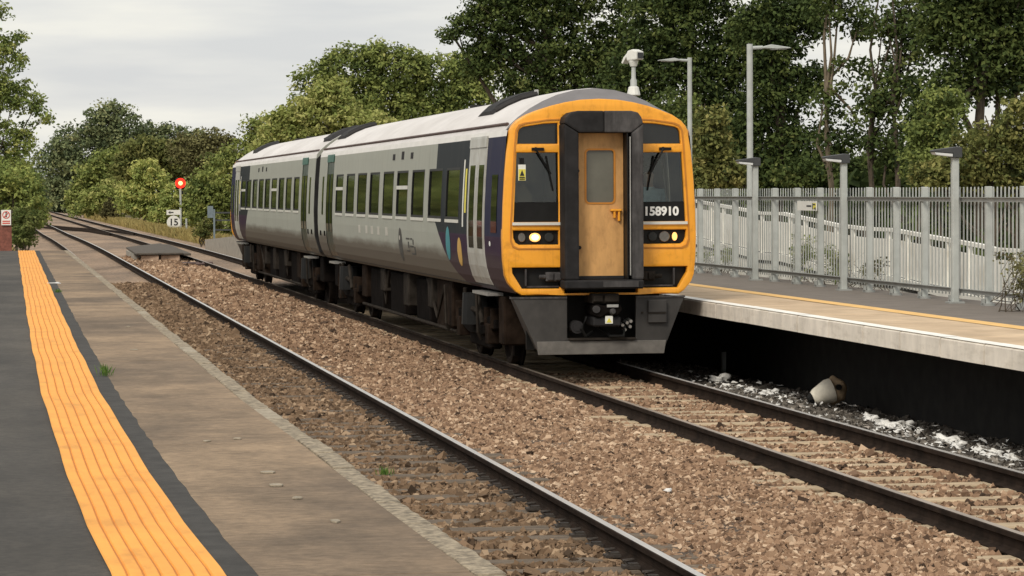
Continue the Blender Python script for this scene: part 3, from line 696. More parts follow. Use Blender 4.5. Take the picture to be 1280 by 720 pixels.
def cab(t, front):
    arc_l = [(-1.20, 3.12), (-1.195, 3.18), (-1.165, 3.25), (-1.10, 3.32), (-.98, 3.395), (-.80, 3.465), (-.64, 3.515), (-.45, 3.56), (-.25, 3.592)]
    left = [(-1.05, 1.04), (-1.13, 1.09), (-1.225, 1.20), (-1.265, 1.30), (-1.287, 1.5), (-1.297, 1.8), (-1.285, 2.2), (-1.262, 2.6), (-1.235, 2.9)]+arc_l
    outer = left+[(0, 3.605)]+[(-x, z) for x, z in left[::-1]]
    def upper(s): return [(s*.56, 3.015), (s*1.09, 3.015), (s*1.075, 3.17), (s*1.055, 3.21), (s*1.01, 3.235), (s*.75, 3.275), (s*.56, 3.285)]
    def lower(s): return [(s*.56, 1.995), (s*1.145, 1.995), (s*1.125, 2.4), (s*1.10, 2.90), (s*.56, 2.90)]
    def lamp(s): return [(s*.56, 1.70), (s*1.08, 1.70), (s*1.125, 1.73), (s*1.15, 1.79), (s*1.155, 1.885), (s*.56, 1.885)]
    def grille(s): return [(s*.545, 1.125), (s*1.04, 1.125), (s*1.165, 1.33), (s*1.17, 1.40), (s*.545, 1.40)]
    holes = [f(s) for s in (-1, 1) for f in (upper, lower, lamp, grille)]+[[(-.485, 1.06), (.485, 1.06), (.485, 3.38), (-.485, 3.38)]]
    cuts = ([-1.1, -.9, -.7, -.5, .5, .7, .9, 1.1], [1.5, 1.95, 2.5, 2.95, 3.3, 3.45])
    face = plate('cab_front', outer, holes, 0, .14, 'yellow', t, fy, .022, cuts, smooth=True)
    # fine raised rim round each column of windows
    for s in (-1, 1):
        ro = [(s*.515, 1.64), (s*1.10, 1.64), (s*1.17, 1.67), (s*1.20, 1.75), (s*1.195, 2.0), (s*1.165, 2.5), (s*1.135, 3.0), (s*1.115, 3.2), (s*1.075, 3.265), (s*1.0, 3.295), (s*.70, 3.335), (s*.515, 3.345)]
        c_ = [sum(q[0] for q in ro)/len(ro), 2.5]
        ri = [(q[0]+(.018 if q[0] < c_[0] else -.018), q[1]+(.018 if q[1] < c_[1] else -.018)) for q in ro]
        plate('window_rim', ro, [ri], -.012, .01, 'yellow_line', face, fy, 0, cuts)
        # glass
        up = plate('upper_window', upper(s), [], .045, .055, 'black_panel', t, fy, 0, cuts)
        lowpane = [(s*.56, 2.255), (s*1.132, 2.255), (s*1.125, 2.4), (s*1.10, 2.90), (s*.56, 2.90)]
        ws = plate('windscreen', lowpane, [], .035, .043, 'windscreen', t, fy, 0, cuts)
        lp = [(s*.56, 1.995), (s*1.145, 1.995), (s*1.133, 2.253), (s*.56, 2.253)]
        np_ = plate('number_panel', lp, [], .03, .045, 'black', ws, fy, 0, cuts)
        sl = plate('windscreen_sill', [(s*.53, 1.955), (s*1.17, 1.955), (s*1.168, 1.992), (s*.53, 1.992)], [], -.028, .0, 'window_trim', ws, fy, 0, cuts)
        # wiper: spindle, arm and blade
        wp = MB(); x0_ = s*.86 if s < 0 else s*.84; f0 = fy(x0_, 2.9)
        tip = (s*.66, 2.62)
        wp.tube([(x0_, f0-.035, 2.945), (x0_, f0+.02, 2.945)], .028, 8).tube([(x0_, f0-.035, 2.945), (tip[0], fy(*tip)-.012, tip[1])], .014, 6).tube([(tip[0]+s*.06, fy(*tip)+.012, 2.86), (tip[0]-s*.03, fy(*tip)+.012, 2.40)], .011, 6).box(x0_-.05, x0_+.11, f0-.03, f0+.0, 2.925, 2.965)
        wp.build('wiper', 'black', t)
        # lamp cluster
        lc = plate('lamp_cluster', lamp(s), [], .06, .075, 'black', t, fy, 0, cuts)
        def disc(name, x, z, rx, rz, mat, y=.015, th=.03):
            d = MB(); k = 20; f_ = fy(x, z)
            d.prism([(x+rx*math.cos(2*math.pi*i/k), z+rz*math.sin(2*math.pi*i/k)) for i in range(k)], 'y', f_+y, f_+y+th); return d.build(name, mat, lc, bevel=.006)
        if s < 0:
            disc('headlight', -.87, 1.795, .074, .058, 'headlamp_lit' if front else 'reflector', .012); disc('marker_light', -1.04, 1.795, .05, .06, 'reflector', .03); disc('tail_light', -.68, 1.795, .06, .06, 'label_red' if False else 'cab_dark', .03)
            if front: disc('headlight_core', -.87, 1.795, .048, .038, 'headlamp_core', .004, .012)
        else:
            disc('headlight', .86, 1.795, .072, .07, 'reflector', .025); disc('marker_light', 1.0, 1.795, .034, .055, 'headlamp_lit' if front else 'reflector', .012); disc('tail_light', .70, 1.795, .06, .06, 'cab_dark', .03)
        # lower recess with a jumper socket
        gr = plate('lower_recess', grille(s), [], .10, .12, 'black', t, fy, 0, cuts)
        k = MB(); xs = s*.62
        k.box(xs-.11, xs+.11, .01, .10, 1.22, 1.34).box(xs-.09, xs-.01, -.01, .02, 1.235, 1.325).box(xs+.01, xs+.09, -.01, .02, 1.235, 1.325).tube([(xs+s*.11, .04, 1.28), (xs+s*.2, .03, 1.28)], .03, 8)
        k.build('jumper_socket', 'gang_grey' if s < 0 else 'under_grey', gr, bevel=.008)
        k = MB(); k.box(s*.98, s*1.0, .06, .10, 1.16, 1.38).box(s*.55, s*.98, .075, .10, 1.14, 1.16); k.build('recess_bar', 'gang_grey', gr)
    # cab interior seen through the windscreens
    b = MB(); b.box(-1.14, -.52, 1.25, 1.3, 1.2, 3.3).box(.52, 1.14, 1.25, 1.3, 1.2, 3.3).box(-.53, -.51, .1, 1.25, 1.2, 3.35).box(.51, .53, .1, 1.25, 1.2, 3.35).box(-1.13, 1.13, .15, 1.3, 3.2, 3.22).box(-1.12, 1.12, .15, 1.3, 1.15, 1.2)
    b.build('cab_lining', 'cab_dark', t)
    b = MB(); b.box(.54, 1.12, .16, .42, 1.7, 2.24).box(-1.12, -.54, .16, .42, 1.7, 2.24); b.build('cab_desk', 'cab_grey', t, bevel=.03)
    b = MB(); b.box(.66, 1.06, 1.02, 1.12, 1.6, 2.42); b.build('driver_seat', 'black', t, bevel=.05, segs=2)
    b = MB(); b.tube([(1.0, .5, 2.24), (.965, .55, 2.62), (.95, .6, 2.8)], .012, 6).tube([(.95, .6, 2.8), (.88, .62, 2.82)], .012, 6); b.build('grab_pole', 'silver', t)
    # gangway: thick rubber-edged frame standing proud, door set back in it
    go = [(-.545, 1.12), (-.545, 3.27), (-.52, 3.35), (-.44, 3.42), (-.34, 3.435)]
    g = empty('gangway', (0, 0, 0)); g.parent = t
    y0, y1 = -.34, .12
    b = MB(); b.prism([(-.545, 1.245), (-.355, 1.245), (-.355, 3.15), (-.545, 3.27)], 'y', y0, y1); b.build('left_post', 'gang_dark', g, bevel=.025, segs=2)
    b = MB(); b.prism([(.345, 1.245), (.50, 1.245), (.50, 3.27), (.345, 3.15)], 'y', y0, y1); b.build('right_post', 'gang_grey', g, bevel=.025, segs=2)
    b = MB(); b.prism([(-.545, 3.275), (-.355, 3.155), (-.02, 3.155), (-.02, 3.435), (-.36, 3.435), (-.45, 3.415), (-.52, 3.355)], 'y', y0, y1); b.build('top_piece', 'gang_dark', g, bevel=.025, segs=2)
    b = MB(); b.prism([(.50, 3.275), (.345, 3.155), (-.017, 3.155), (-.017, 3.435), (.34, 3.435), (.43, 3.415), (.475, 3.355)], 'y', y0+.006, y1); b.build('top_piece', 'gang_grey', g, bevel=.02, segs=2)
    b = MB(); b.box(-.545, .50, y0-.02, y1, 1.125, 1.242); b.build('bottom_piece', 'gang_dark', g, bevel=.02)
    b = MB(); b.box(-.05, .42, y0-.05, y0-.022, 1.15, 1.225); b.build('footplate', 'gang_grey', g)
    b = MB(); b.box(.285, .30, y0+.03, y1, 1.245, 3.15); b.build('hinge_strip', 'black', g)
    b = MB(); b.box(.318, .33, y0+.01, y1-.02, 1.3, 3.1); b.build('seal_strip', 'silver', g)
    do = plate('gangway_door', rrect(-.352, .28, 1.247, 3.152, .01), [rrect(-.215, .155, 2.245, 2.93, .045)], -.10, -.03, 'door_tan', g, None, .004)
    plate('door_window', rrect(-.213, .153, 2.247, 2.928, .045), [], -.075, -.06, 'door_glass', do)
    plate('window_seal', rrect(-.235, .175, 2.225, 2.95, .06), [rrect(-.212, .152, 2.248, 2.927, .045)], -.108, -.098, 'yellow_line', do)
    b = MB(); b.box(.10, .25, -.16, -.10, 2.13, 2.16).box(.20, .23, -.15, -.10, 2.0, 2.16).box(.14, .17, -.15, -.1, 2.04, 2.14); b.build('handle', 'yellow', do, bevel=.008)
    b = MB(); b.tube([(-.31, -.1, 1.66), (-.31, -.13, 1.66)], .025, 8).tube([(-.325, -.1, 2.66), (-.325, -.125, 2.66)], .02, 8); b.build('lock', 'gang_dark', do)
    b = MB(); b.box(-.35, .28, -.115, -.10, 1.25, 1.29); b.build('kick_strip', 'gang_dark', do)
    # skirt below the yellow, with the coupler opening
    sk = plate('skirt', [(-1.19, 1.012), (-1.12, .90), (-.83, .28), (.83, .28), (1.08, .90), (1.13, 1.012), (.46, 1.012), (.46, .475), (-.455, .475), (-.455, 1.012)], [], -.01, .05, 'skirt_grey', t, lambda x, z: .05*(abs(x)/1.2)**3, .008)
    for s in (-1, 1):
        b = MB(); b.add([(s*1.12, .10, 1.0), (s*1.06, .95, 1.0), (s*.78, .95, .34), (s*.81, .06, .30)], [(0, 1, 2, 3)]); b.build('skirt_side', 'skirt_grey', sk)
    plate('lower_band', [(-.865, .435), (-.845, .262), (.835, .262), (.865, .435)], [], -.035, -.008, 'skirt_band', sk, lambda x, z: .03*(abs(x)/1.2)**3, .005)
    plate('top_lip', [(-1.21, .995), (-.46, .995), (-.46, 1.02), (-1.21, 1.02)], [], -.03, -.011, 'gang_grey', sk, fy)
    plate('top_lip', [(.46, .995), (1.13, .995), (1.13, 1.02), (.46, 1.02)], [], -.03, -.011, 'gang_grey', sk, fy)
    b = MB(); b.box(.62, .87, -.045, -.012, .80, .965).box(.62, .87, -.045, -.012, .665, .785); b.build('hatch', 'skirt_grey', sk, bevel=.008)
    b = MB(); b.box(.63, .86, -.055, -.045, .785, .80).tube([(.545, -.04, .80), (.545, -.01, .80)], .014, 6); b.build('hatch_strip', 'under_grey', sk)
    b = MB(); b.box(-.44, .45, -.06, .0, .45, .478); b.build('opening_sill', 'under_grey', sk)
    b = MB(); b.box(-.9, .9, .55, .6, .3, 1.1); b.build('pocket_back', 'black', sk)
    cp = empty('coupler', (0, 0, 0)); cp.parent = t
    b = MB(); b.box(-.16, .20, -.20, .35, .93, 1.06).box(-.15, -.02, -.24, -.19, .95, 1.045).box(.0, .19, -.24, -.19, .95, 1.045); b.build('electrical_head', 'under_grey', cp, bevel=.012)
    b = MB(); b.prism([(-.17, .90), (-.10, .925), (.02, .90), (.06, .925), (.20, .92), (.235, .84), (.16, .76), (.04, .80), (-.06, .74), (-.16, .77)], 'y', -.26, .30); b.build('coupler_head', 'under', cp, bevel=.02)
    b = MB(); b.tube([(-.12, -.28, .86), (-.12, -.22, .86)], .05, 10); b.build('coupler_cone', 'gang_grey', cp)
    b = MB(); b.tube([(.10, -.30, .83), (.10, -.22, .83)], [.03, .055], 10); b.build('coupler_cone', 'gang_grey', cp)
    b = MB(); b.box(.02, .17, -.285, -.25, .885, .92); b.build('lock_pin', 'silver', cp)
    b = MB(); b.box(-.15, .22, -.22, .3, .63, .76); b.build('draw_box', 'gang_dark', cp, bevel=.02)
    b = MB(); b.box(.005, .105, -.235, -.222, .67, .77); wl = b.build('warning_plate', 'label_white', cp)
    b = MB(); b.prism([(.02, .685), (.09, .685), (.055, .745)], 'y', -.239, -.2355); b.build('warning_triangle', 'label_yellow', wl)
    b = MB(); b.tube([(-.33, -.05, .62), (-.33, .2, .62)], .085, 14).tube([(-.33, -.06, .62), (-.33, -.05, .62)], .055, 12); b.build('buffer_pad', 'gang_dark', cp)
    b = MB()
    for (x, z) in ((.27, .64), (.33, .67), (.37, .62), (.30, .58), (.38, .69)): b.tube([(x, -.08, z), (x+.01, .2, z+.02)], .022, 7)
    b.build('air_cock', 'silver', cp)
    b = MB(); b.tube([(.30, -.05, .62), (.27, -.12, .5), (.1, -.1, .5), (.0, .1, .6)], .02, 7).tube([(-.2, .0, .75), (-.28, -.08, .6), (-.22, -.05, .5), (-.1, .1, .55)], .02, 7); b.build('hose', 'black', cp)
    if front:
        o = text_mesh('unit_number', '158910', .158, 'number_white', t, (.815, fy(.82, 2.12)+.022, 2.123), (R(90), 0, R(1.2)), .004, .006, 1.0)
        # electrical warning label inside the near windscreen
        p = MB(); p.box(-1.085, -.985, fy(-1.05, 2.6)+.012, fy(-1.05, 2.6)+.02, 2.535, 2.745); wl = p.build('warning_label', 'label_white', t)
        yq = fy(-1.05, 2.6)
        p = MB(); p.box(-1.08, -.99, yq+.006, yq+.011, 2.54, 2.685); p.build('label_field', 'label_yellow', wl)
        p = MB(); p.prism([(-1.065, 2.60), (-1.005, 2.60), (-1.035, 2.675)], 'y', yq+.0, yq+.005).box(-1.07, -1.0, yq, yq+.005, 2.57, 2.585).box(-1.07, -1.0, yq, yq+.005, 2.55, 2.56); p.build('label_symbol', 'sign_black', wl)
        p = MB(); p.box(-1.06, -1.005, yq+.012, yq+.02, 2.755, 2.83); p.build('aerial_box', 'black', t)
        # emblems on the side
        def oval(name, yc, zc, ry, rz, mat, o=.004):
            q = MB(); k = 24; pts = [(yc+ry*math.cos(2*math.pi*i/k), zc+rz*math.sin(2*math.pi*i/k)) for i in range(k)]
            for j in range(k//2):
                a0, a1 = -math.pi/2+math.pi*j/(k//2), -math.pi/2+math.pi*(j+1)/(k//2)
                z0, z1 = zc+rz*math.sin(a0), zc+rz*math.sin(a1); h0, h1 = ry*math.cos(a0), ry*math.cos(a1)
                q.add([(-bx(z0)-o, yc-h0, z0), (-bx(z0)-o, yc+h0, z0), (-bx(z1)-o, yc+h1, z1), (-bx(z1)-o, yc-h1, z1)], [(0, 1, 2, 3)])
            return q.build(name, mat, t)
        oval('side_emblem', 4.88, 1.645, .21, .245, 'logo_teal'); oval('side_emblem', 3.80, 1.54, .20, .205, 'logo_gold')
        em = oval('side_emblem', 10.15, 1.54, .23, .275, 'logo_dark'); oval('emblem_spot', 10.2, 1.65, .06, .04, 'logo_pale', .007)
        q = MB()
        for y0_, y1_, z0_, z1_ in ((9.05, 9.45, 1.635, 1.66), (8.72, 8.95, 1.635, 1.66), (8.58, 8.68, 1.56, 1.64), (8.60, 9.05, 1.515, 1.54), (8.42, 8.52, 1.40, 1.53), (8.55, 8.90, 1.40, 1.425), (9.12, 9.24, 1.50, 1.60), (9.1, 9.45, 1.44, 1.46)): shell(q, y0_, y1_, z0_, z1_, .0008, .005, -1)
        q.build('side_lettering', 'logo_dark', t)
        q = MB()
        for k, y0_ in enumerate((15.6, 14.55, 13.75, 12.85, 11.75)): shell(q, y0_, y0_+.28, 1.66, 1.80, .0008, .005, -1)
        q.build('side_lettering', 'logo_pale', t)
        oval('door_button', 1.08, 1.70, .07, .035, 'number_white', .008)
carriage(True); carriage(False)
# driver behind the far windscreen
def skinned(name, verts, edges, rad, mat, sub=2):
    me = bpy.data.meshes.new(name); me.from_pydata(verts, edges, [])
    o = bpy.data.objects.new(name, me); COL.objects.link(o)
    md = o.modifiers.new('s', 'SKIN'); sv = me.skin_vertices[0].data
    for i, r_ in enumerate(rad): sv[i].radius = r_ if hasattr(r_, '__len__') else (r_, r_)
    sv[0].use_root = True
    ss = o.modifiers.new('u', 'SUBSURF'); ss.levels = sub; ss.render_levels = sub
    dg = bpy.context.evaluated_depsgraph_get(); m2 = bpy.data.meshes.new_from_object(o.evaluated_get(dg)); m2.name = name
    bpy.data.objects.remove(o); m2.materials.clear(); m2.materials.append(M[mat]); m2.polygons.foreach_set('use_smooth', [True]*len(m2.polygons))
    return m2
pv = [(0, 0, 0), (0, -.01, .18), (0, -.02, .34), (0, -.02, .46), (0, -.03, .54), (0, -.04, .62), (0, -.045, .72),
      (-.19, -.03, .42), (-.24, -.12, .20), (-.17, -.36, .14), (-.14, -.45, .15), (.19, -.03, .42), (.24, -.12, .20), (.17, -.36, .14), (.14, -.45, .15),
      (-.09, -.18, -.02), (-.11, -.45, .0), (-.11, -.50, -.38), (.09, -.18, -.02), (.11, -.45, .0), (.11, -.50, -.38)]
pe = [(0, 1), (1, 2), (2, 3), (3, 4), (4, 5), (5, 6), (2, 7), (7, 8), (8, 9), (9, 10), (2, 11), (11, 12), (12, 13), (13, 14), (0, 15), (15, 16), (16, 17), (0, 18), (18, 19), (19, 20)]
prd = [(.17, .12), (.17, .12), (.18, .12), (.10, .09), .055, (.085, .10), (.08, .095), .075, .055, .04, .035, .075, .055, .04, .035, .085, .07, .055, .085, .07, .055]
me = skinned('person', pv, pe, prd, 'shirt')
me.materials.append(M['skin'])
for p_ in me.polygons:
    c = p_.center
    if c.z > .50 or (c.y < -.38 and c.z > .08): p_.material_index = 1
dr = link('person', me, None, (.80, .78, 1.95)); tag(dr, 'train driver in pale blue shirt seated behind the windscreen above the number', 'person')
me = skinned('hair', [(0, 0, 0), (0, .0, .05), (0, .03, -.03)], [(0, 1), (0, 2)], [(.10, .11), (.085, .10), (.08, .07)], 'hair')
link('hair', me, dr, (0, -.03, .715))
# ------------------------------------------------------------------ palisade fence, ramp, lamps
FX = 4.5
def px_to_Y(px, X):                   # where a line at that X is crossed, along the platform
    t_ = math.tan(YAW+math.atan((px-640)/FPX)); return CAM[1]+(X-CAM[0])/t_
fence = empty('palisade_fence', (FX, 0, PZ), 'grey steel palisade fence along the back of the far platform', 'fence')
posts = [px_to_Y(q, FX) for q in (1280, 1236, 1194.5, 1156, 1120.5, 1087, 1055, 1025.5, 997, 969, 944, 919.5, 897, 876)]
posts = [posts[0]-2.7, posts[0]-1.35]+posts+[posts[-1]+1.37*k for k in range(1, 5)]
b = MB(); b.box(-.04, .04, -.042, .042, -.02, 1.50); po = b.build('post', 'galv', fence, bevel=.006)
copies('', po, fence, [(0, y, 0) for y in posts])
b = MB(); b.box(-.075, .06, -.085, .085, 0, .03).box(-.09, -.05, -.02, .02, .03, .09); pf = b.build('post_foot', 'galv_dark', fence)
copies('', pf, fence, [(0, y, .0) for y in posts])
for z in (.16, 1.335):
    b = MB(); b.box(-.055, -.048+.01, posts[0], posts[-1], z-.03, z+.03).box(-.085, -.05, posts[0], posts[-1], z+.022, z+.03); b.build('rail', 'galv_dark', fence)
b = MB(); b.prism([(-.019, .09), (-.019, 1.47), (-.012, 1.495), (.012, 1.495), (.019, 1.47), (.019, .09)], 'x', -.004, .004)
pa = b.build('pale', 'galv', fence)
pl_ = []
for a, c in zip(posts[:-1], posts[1:]):
    k = 8
    for i in range(1, k+1):
        y = a+(c-a)*i/(k+1)
        if len(pl_) < 200: pl_.append((-.03+.045, y, 0))
copies('', pa, fence, pl_)
# white boarded access ramp behind the fence
RX = 6.0
ramp = empty('access_ramp', (RX, 0, 0), 'white boarded access ramp sloping down behind the palisade fence', 'ramp')
rt = [(24.0, 2.36), (20.08, 2.22), (15.7, 2.05), (14.97, 2.005), (13.14, 2.005), (9.57, 1.83), (8.09, 1.795), (6.62, 1.795), (2.19, 1.61), (1.75, 1.575), (.6, 1.575), (-3.0, 1.575)]
rt = rt[::-1]; RY, RZ = [q[0] for q in rt], [q[1] for q in rt]
top = lambda y: float(np.interp(y, RY, RZ))
ysr = RY
b = MB(); n_ = len(ysr); DK = .78
b.add([(x, y, top(y)-DK+dz) for y in ysr for x, dz in ((0, 0), (1.7, 0), (1.7, -.16), (0, -.16))], [(i*4+k, i*4+(k+1) % 4, (i+1)*4+(k+1) % 4, (i+1)*4+k) for i in range(n_-1) for k in range(4)])
b.build('deck', 'ramp_deck', ramp)
for sx_, nm in ((0, 'handrail'),):
    b = MB(); b.add([(sx_+x, y, top(y)+z) for y in ysr for x, z in ((-.045, -.055), (.045, -.055), (.045, .0), (-.045, .0))], [(i*4+k, i*4+(k+1) % 4, (i+1)*4+(k+1) % 4, (i+1)*4+k) for i in range(n_-1) for k in range(4)])
    b.build(nm, 'ramp_white', ramp)
b = MB(); b.add([(x-.03, y, top(y)-DK+z) for y in ysr for x, z in ((-.02, .03), (.02, .03), (.02, -.10), (-.02, -.10))], [(i*4+k, i*4+(k+1) % 4, (i+1)*4+(k+1) % 4, (i+1)*4+k) for i in range(n_-1) for k in range(4)])
b.build('deck_fascia', 'ramp_white', ramp)
y = -3.0; i = 0
while y < 23.4:
    y2 = y+.98
    for sx_ in (0,):
        za, zb = top(y+.06), top(y2-.06)
        b = MB(); b.add([(sx_+x, yy, z) for x in (-.012, .012) for yy, z in ((y+.06, za-.17), (y2-.06, zb-.17), (y2-.06, zb-DK+.05), (y+.06, za-DK+.05))], [(0, 1, 2, 3), (7, 6, 5, 4), (0, 4, 5, 1), (1, 5, 6, 2), (2, 6, 7, 3), (3, 7, 4, 0)])
        b.build('parapet_panel', 'ramp_white', ramp)
        b = MB(); b.box(sx_-.035, sx_+.035, y-.045, y+.045, top(y)-DK-.1, top(y)-.056); b.build('parapet_post', 'ramp_white', ramp)
        b = MB(); za, zb = top(y)-DK-.165, top(y2)-DK-.165
        b.add([(sx_+x, yy, z) for x in (.0, .03) for yy, z in ((y+.012, za), (y2-.012, zb), (y2-.012, -.5), (y+.012, -.5))], [(0, 1, 2, 3), (7, 6, 5, 4), (0, 4, 5, 1), (1, 5, 6, 2), (2, 6, 7, 3), (3, 7, 4, 0)])
        b.build('side_board', 'ramp_white', ramp)
    y = y2; i += 1
# low lamps standing on the fence line
def low_lamp(px, label, ztop):
    Y = px_to_Y(px, FX-.14); t = empty('platform_lamp', (FX-.14, Y, PZ), label, 'lamp', 'low lamps along the far platform')
    b = MB(); b.box(-.045, .045, -.045, .045, 0, ztop-PZ-.09); b.build('post', 'galv', t, bevel=.01)
    b = MB(); b.box(-.10, .10, -.10, .10, 0, .02); b.build('base_plate', 'galv_dark', t)
    b = MB(); b.prism([(-.05, -.13), (.07, -.13), (.07, .0), (.0, .012), (-.31, -.030), (-.31, -.055), (-.05, -.075)], 'y', -.09, .09); h = b.build('lamp_head', 'lamp_dark', t, bevel=.008); h.location.z = ztop-PZ
    b = MB(); b.prism([(-.30, -.060), (-.06, -.080), (-.06, -.115), (-.28, -.088)], 'y', -.093, .08); q = b.build('lamp_lens', 'lamp_lens', h)
low_lamp(1194, 'low platform lamp farthest along the fence from the train', 2.93)
low_lamp(1055, 'low platform lamp standing alone at the middle of the fence', 2.91)
low_lamp(944.5, 'low platform lamp right beside the tall lamp post', 2.92)
def tall_lamp(px, pytop, X, label, arm, z0, armz=0):
    Y = px_to_Y(px, X); zt = at(px, pytop, Y)[2]
    t = empty('tall_lamp_post', (X, Y, z0), label, 'lamp post', 'tall lamp posts beyond the fence')
    b = MB(); b.tube([(0, 0, 0), (0, 0, zt-z0)], [.06, .055], 12); b.build('post', 'galv', t, smooth=True)
    b = MB(); b.tube([(0, 0, zt-z0-.07+armz), (arm*.3, 0, zt-z0-.06+armz)], .032, 8); b.build('arm', 'galv', t)
    h = MB(); ax = lambda u: arm*u
    h.prism([(ax(.28), -.02), (ax(.30), .01), (ax(.48), .045), (ax(.62), .03), (ax(.92), -.005), (ax(.95), -.02), (ax(.6), -.035)], 'y', -.10, .10); ho = h.build('lamp_head', 'galv', t, bevel=.01); ho.location.z = zt-z0-.055+armz
    l_ = MB(); l_.prism([(ax(.5), -.042), (ax(.85), -.03), (ax(.85), -.036), (ax(.5), -.048)], 'y', -.07, .07); l_.build('lamp_lens', 'lamp_lens', ho)
tall_lamp(938, 55, 5.35, 'tall grey lamp post with its arm pointing away from the train', .78, .1)
tall_lamp(863, 72, 8.2, 'tall grey lamp post just beside the yellow cab, arm pointing left', -.80, -.6)
# camera mast behind the train roof
Xc = 7.2; Yc = px_to_Y(793, Xc); zt = at(793, 82, Yc)[2]
t = empty('camera_mast', (Xc, Yc, -.6), 'white security camera on a mast behind the cab roof', 'security camera')
b = MB(); b.tube([(0, 0, 0), (0, 0, zt+.6-.35), (0, 0, zt+.6-.30), (0, 0, zt+.6)], [.085, .08, .055, .05], 12); b.build('mast', 'galv', t, smooth=True)
b = MB(); b.tube([(0, 0, zt+.6-.72), (0, 0, zt+.6-.5)], [.17, .12], 12); b.build('junction_box', 'cctv_white', t, bevel=.02)
b = MB(); b.tube([(0, 0, zt+.6-.02), (0, 0, zt+.6+.10), (0, 0, zt+.6+.16)], [.08, .12, .10], 12); b.build('pan_head', 'cctv_white', t)
b = MB(); b.prism([(-.10, .10), (.22, .10), (.24, .30), (.10, .36), (-.06, .34), (-.12, .22)], 'y', -.13, .13); hd = b.build('camera_housing', 'cctv_white', t, bevel=.03, segs=2); hd.location.z = zt+.6+.02; hd.rotation_euler = (0, R(-4), R(-55)); hd.scale = (1.0, 1.0, 1.0)
b = MB(); b.box(.236, .25, -.09, .09, .13, .27); b.build('camera_window', 'black_panel', hd)
b = MB(); b.prism([(-.12, .22), (-.06, .32), (-.22, .20), (-.30, .08), (-.27, .05)], 'y', -.10, .10); b.build('sun_shield', 'cctv_white', hd)
# white notice on the fence
Y0, Y1 = px_to_Y(1022, FX-.06), px_to_Y(998, FX-.06)
b = MB(); z0, z1 = at(1010, 263.5, Y0)[2]-PZ, at(1010, 251.5, Y0)[2]-PZ
b.box(-.012, 0, 0, Y1-Y0, z0, z1); sg = b.build('fence_sign', 'sign_white', loc=(FX-.062, Y0, PZ)); tag(sg, 'small white rectangular notice fixed high on the palisade fence', 'sign')
b = MB(); b.box(-.016, -.013, .03, .20, z0+.03, z1-.03); b.build('sign_mark', 'label_yellow', sg)
b = MB(); b.box(-.020, -.017, .18, .21, z0+.02, z1-.03).box(-.020, -.017, .03, .10, z0+.02, z0+.05).box(-.020, -.017, .06, .16, z1-.06, z1-.04).box(-.016, -.013, .28, .55, (z0+z1)/2-.015, (z0+z1)/2+.01); b.build('sign_print', 'cab_grey', sg)

# ------------------------------------------------------------------ line-side things
Ys = 160.0
p0 = at(226, 291, Ys); p1 = at(226.5, 229, Ys)
t = empty('railway_signal', (p0[0], Ys, p0[2]), 'colour light signal showing a red light on a pale post', 'signal')
H = p1[2]-p0[2]
b = MB(); b.tube([(0, 0, 0), (0, 0, H-.25)], .075, 10); b.build('post', 'galv', t)
b = MB(); b.box(-.30, .30, -.02, .22, H-.40, H+.34); b.build('signal_head', 'black', t, bevel=.06, segs=2)
b = MB(); b.tube([(0, -.10, H), (0, -.02, H)], .34, 22); rl = b.build('red_lamp', 'signal_red', t)
b = MB(); b.tube([(0, -.16, H), (0, -.10, H)], .14, 20); b.build('lamp_core', 'signal_core', rl)
b = MB(); b.box(.10, .45, .0, .2, H-.75, H-.5); b.build('route_box', 'black', t)
b = MB(); b.tube([(.38, .1, -.1), (.38, .1, .95)], .06, 8); b.build('side_stake', 'galv', t)
Yq = 158.0; c0 = at(217, 278, Yq); k_ = (Yq-CAM[1])/math.cos(YAW)/FPX
t = empty('speed_sign', (c0[0], Yq, c0[2]-.75), 'round white sign reading 15 with an arrow plate above', 'sign')
b = MB(); b.tube([(0, 0, 0), (0, 0, .75)], 8.2*k_, 28); b.v = [(x, y_, z) for x, y_, z in b.v]
b = MB(); r_ = 8.3*k_
b.prism([(r_*math.cos(2*math.pi*i/28), .75+r_*math.sin(2*math.pi*i/28)) for i in range(28)], 'y', -.03, 0); b.build('sign_disc', 'sign_white', t)
b = MB(); b.box(-8.5*k_, 8.5*k_, -.03, 0, .75+r_+.05, .75+r_+.05+6*k_); ap = b.build('arrow_plate', 'sign_white', t)
zc = .75+r_+.05+3*k_
b = MB(); b.prism([(-6.5*k_, zc), (-4*k_, zc+2*k_), (-4*k_, zc+.7*k_), (0, zc+.7*k_), (0, zc-.7*k_), (-4*k_, zc-.7*k_), (-4*k_, zc-2*k_)], 'y', -.042, -.032); b.build('arrow', 'cab_grey', ap)
text_mesh('speed_number', '15', 11.5*k_, 'sign_black', t, (0, -.04, .75), (R(90), 0, 0), .005, .012)
b = MB(); b.tube([(0, .03, -.3), (0, .03, zc)], .05, 8); b.build('post', 'galv_dark', t)
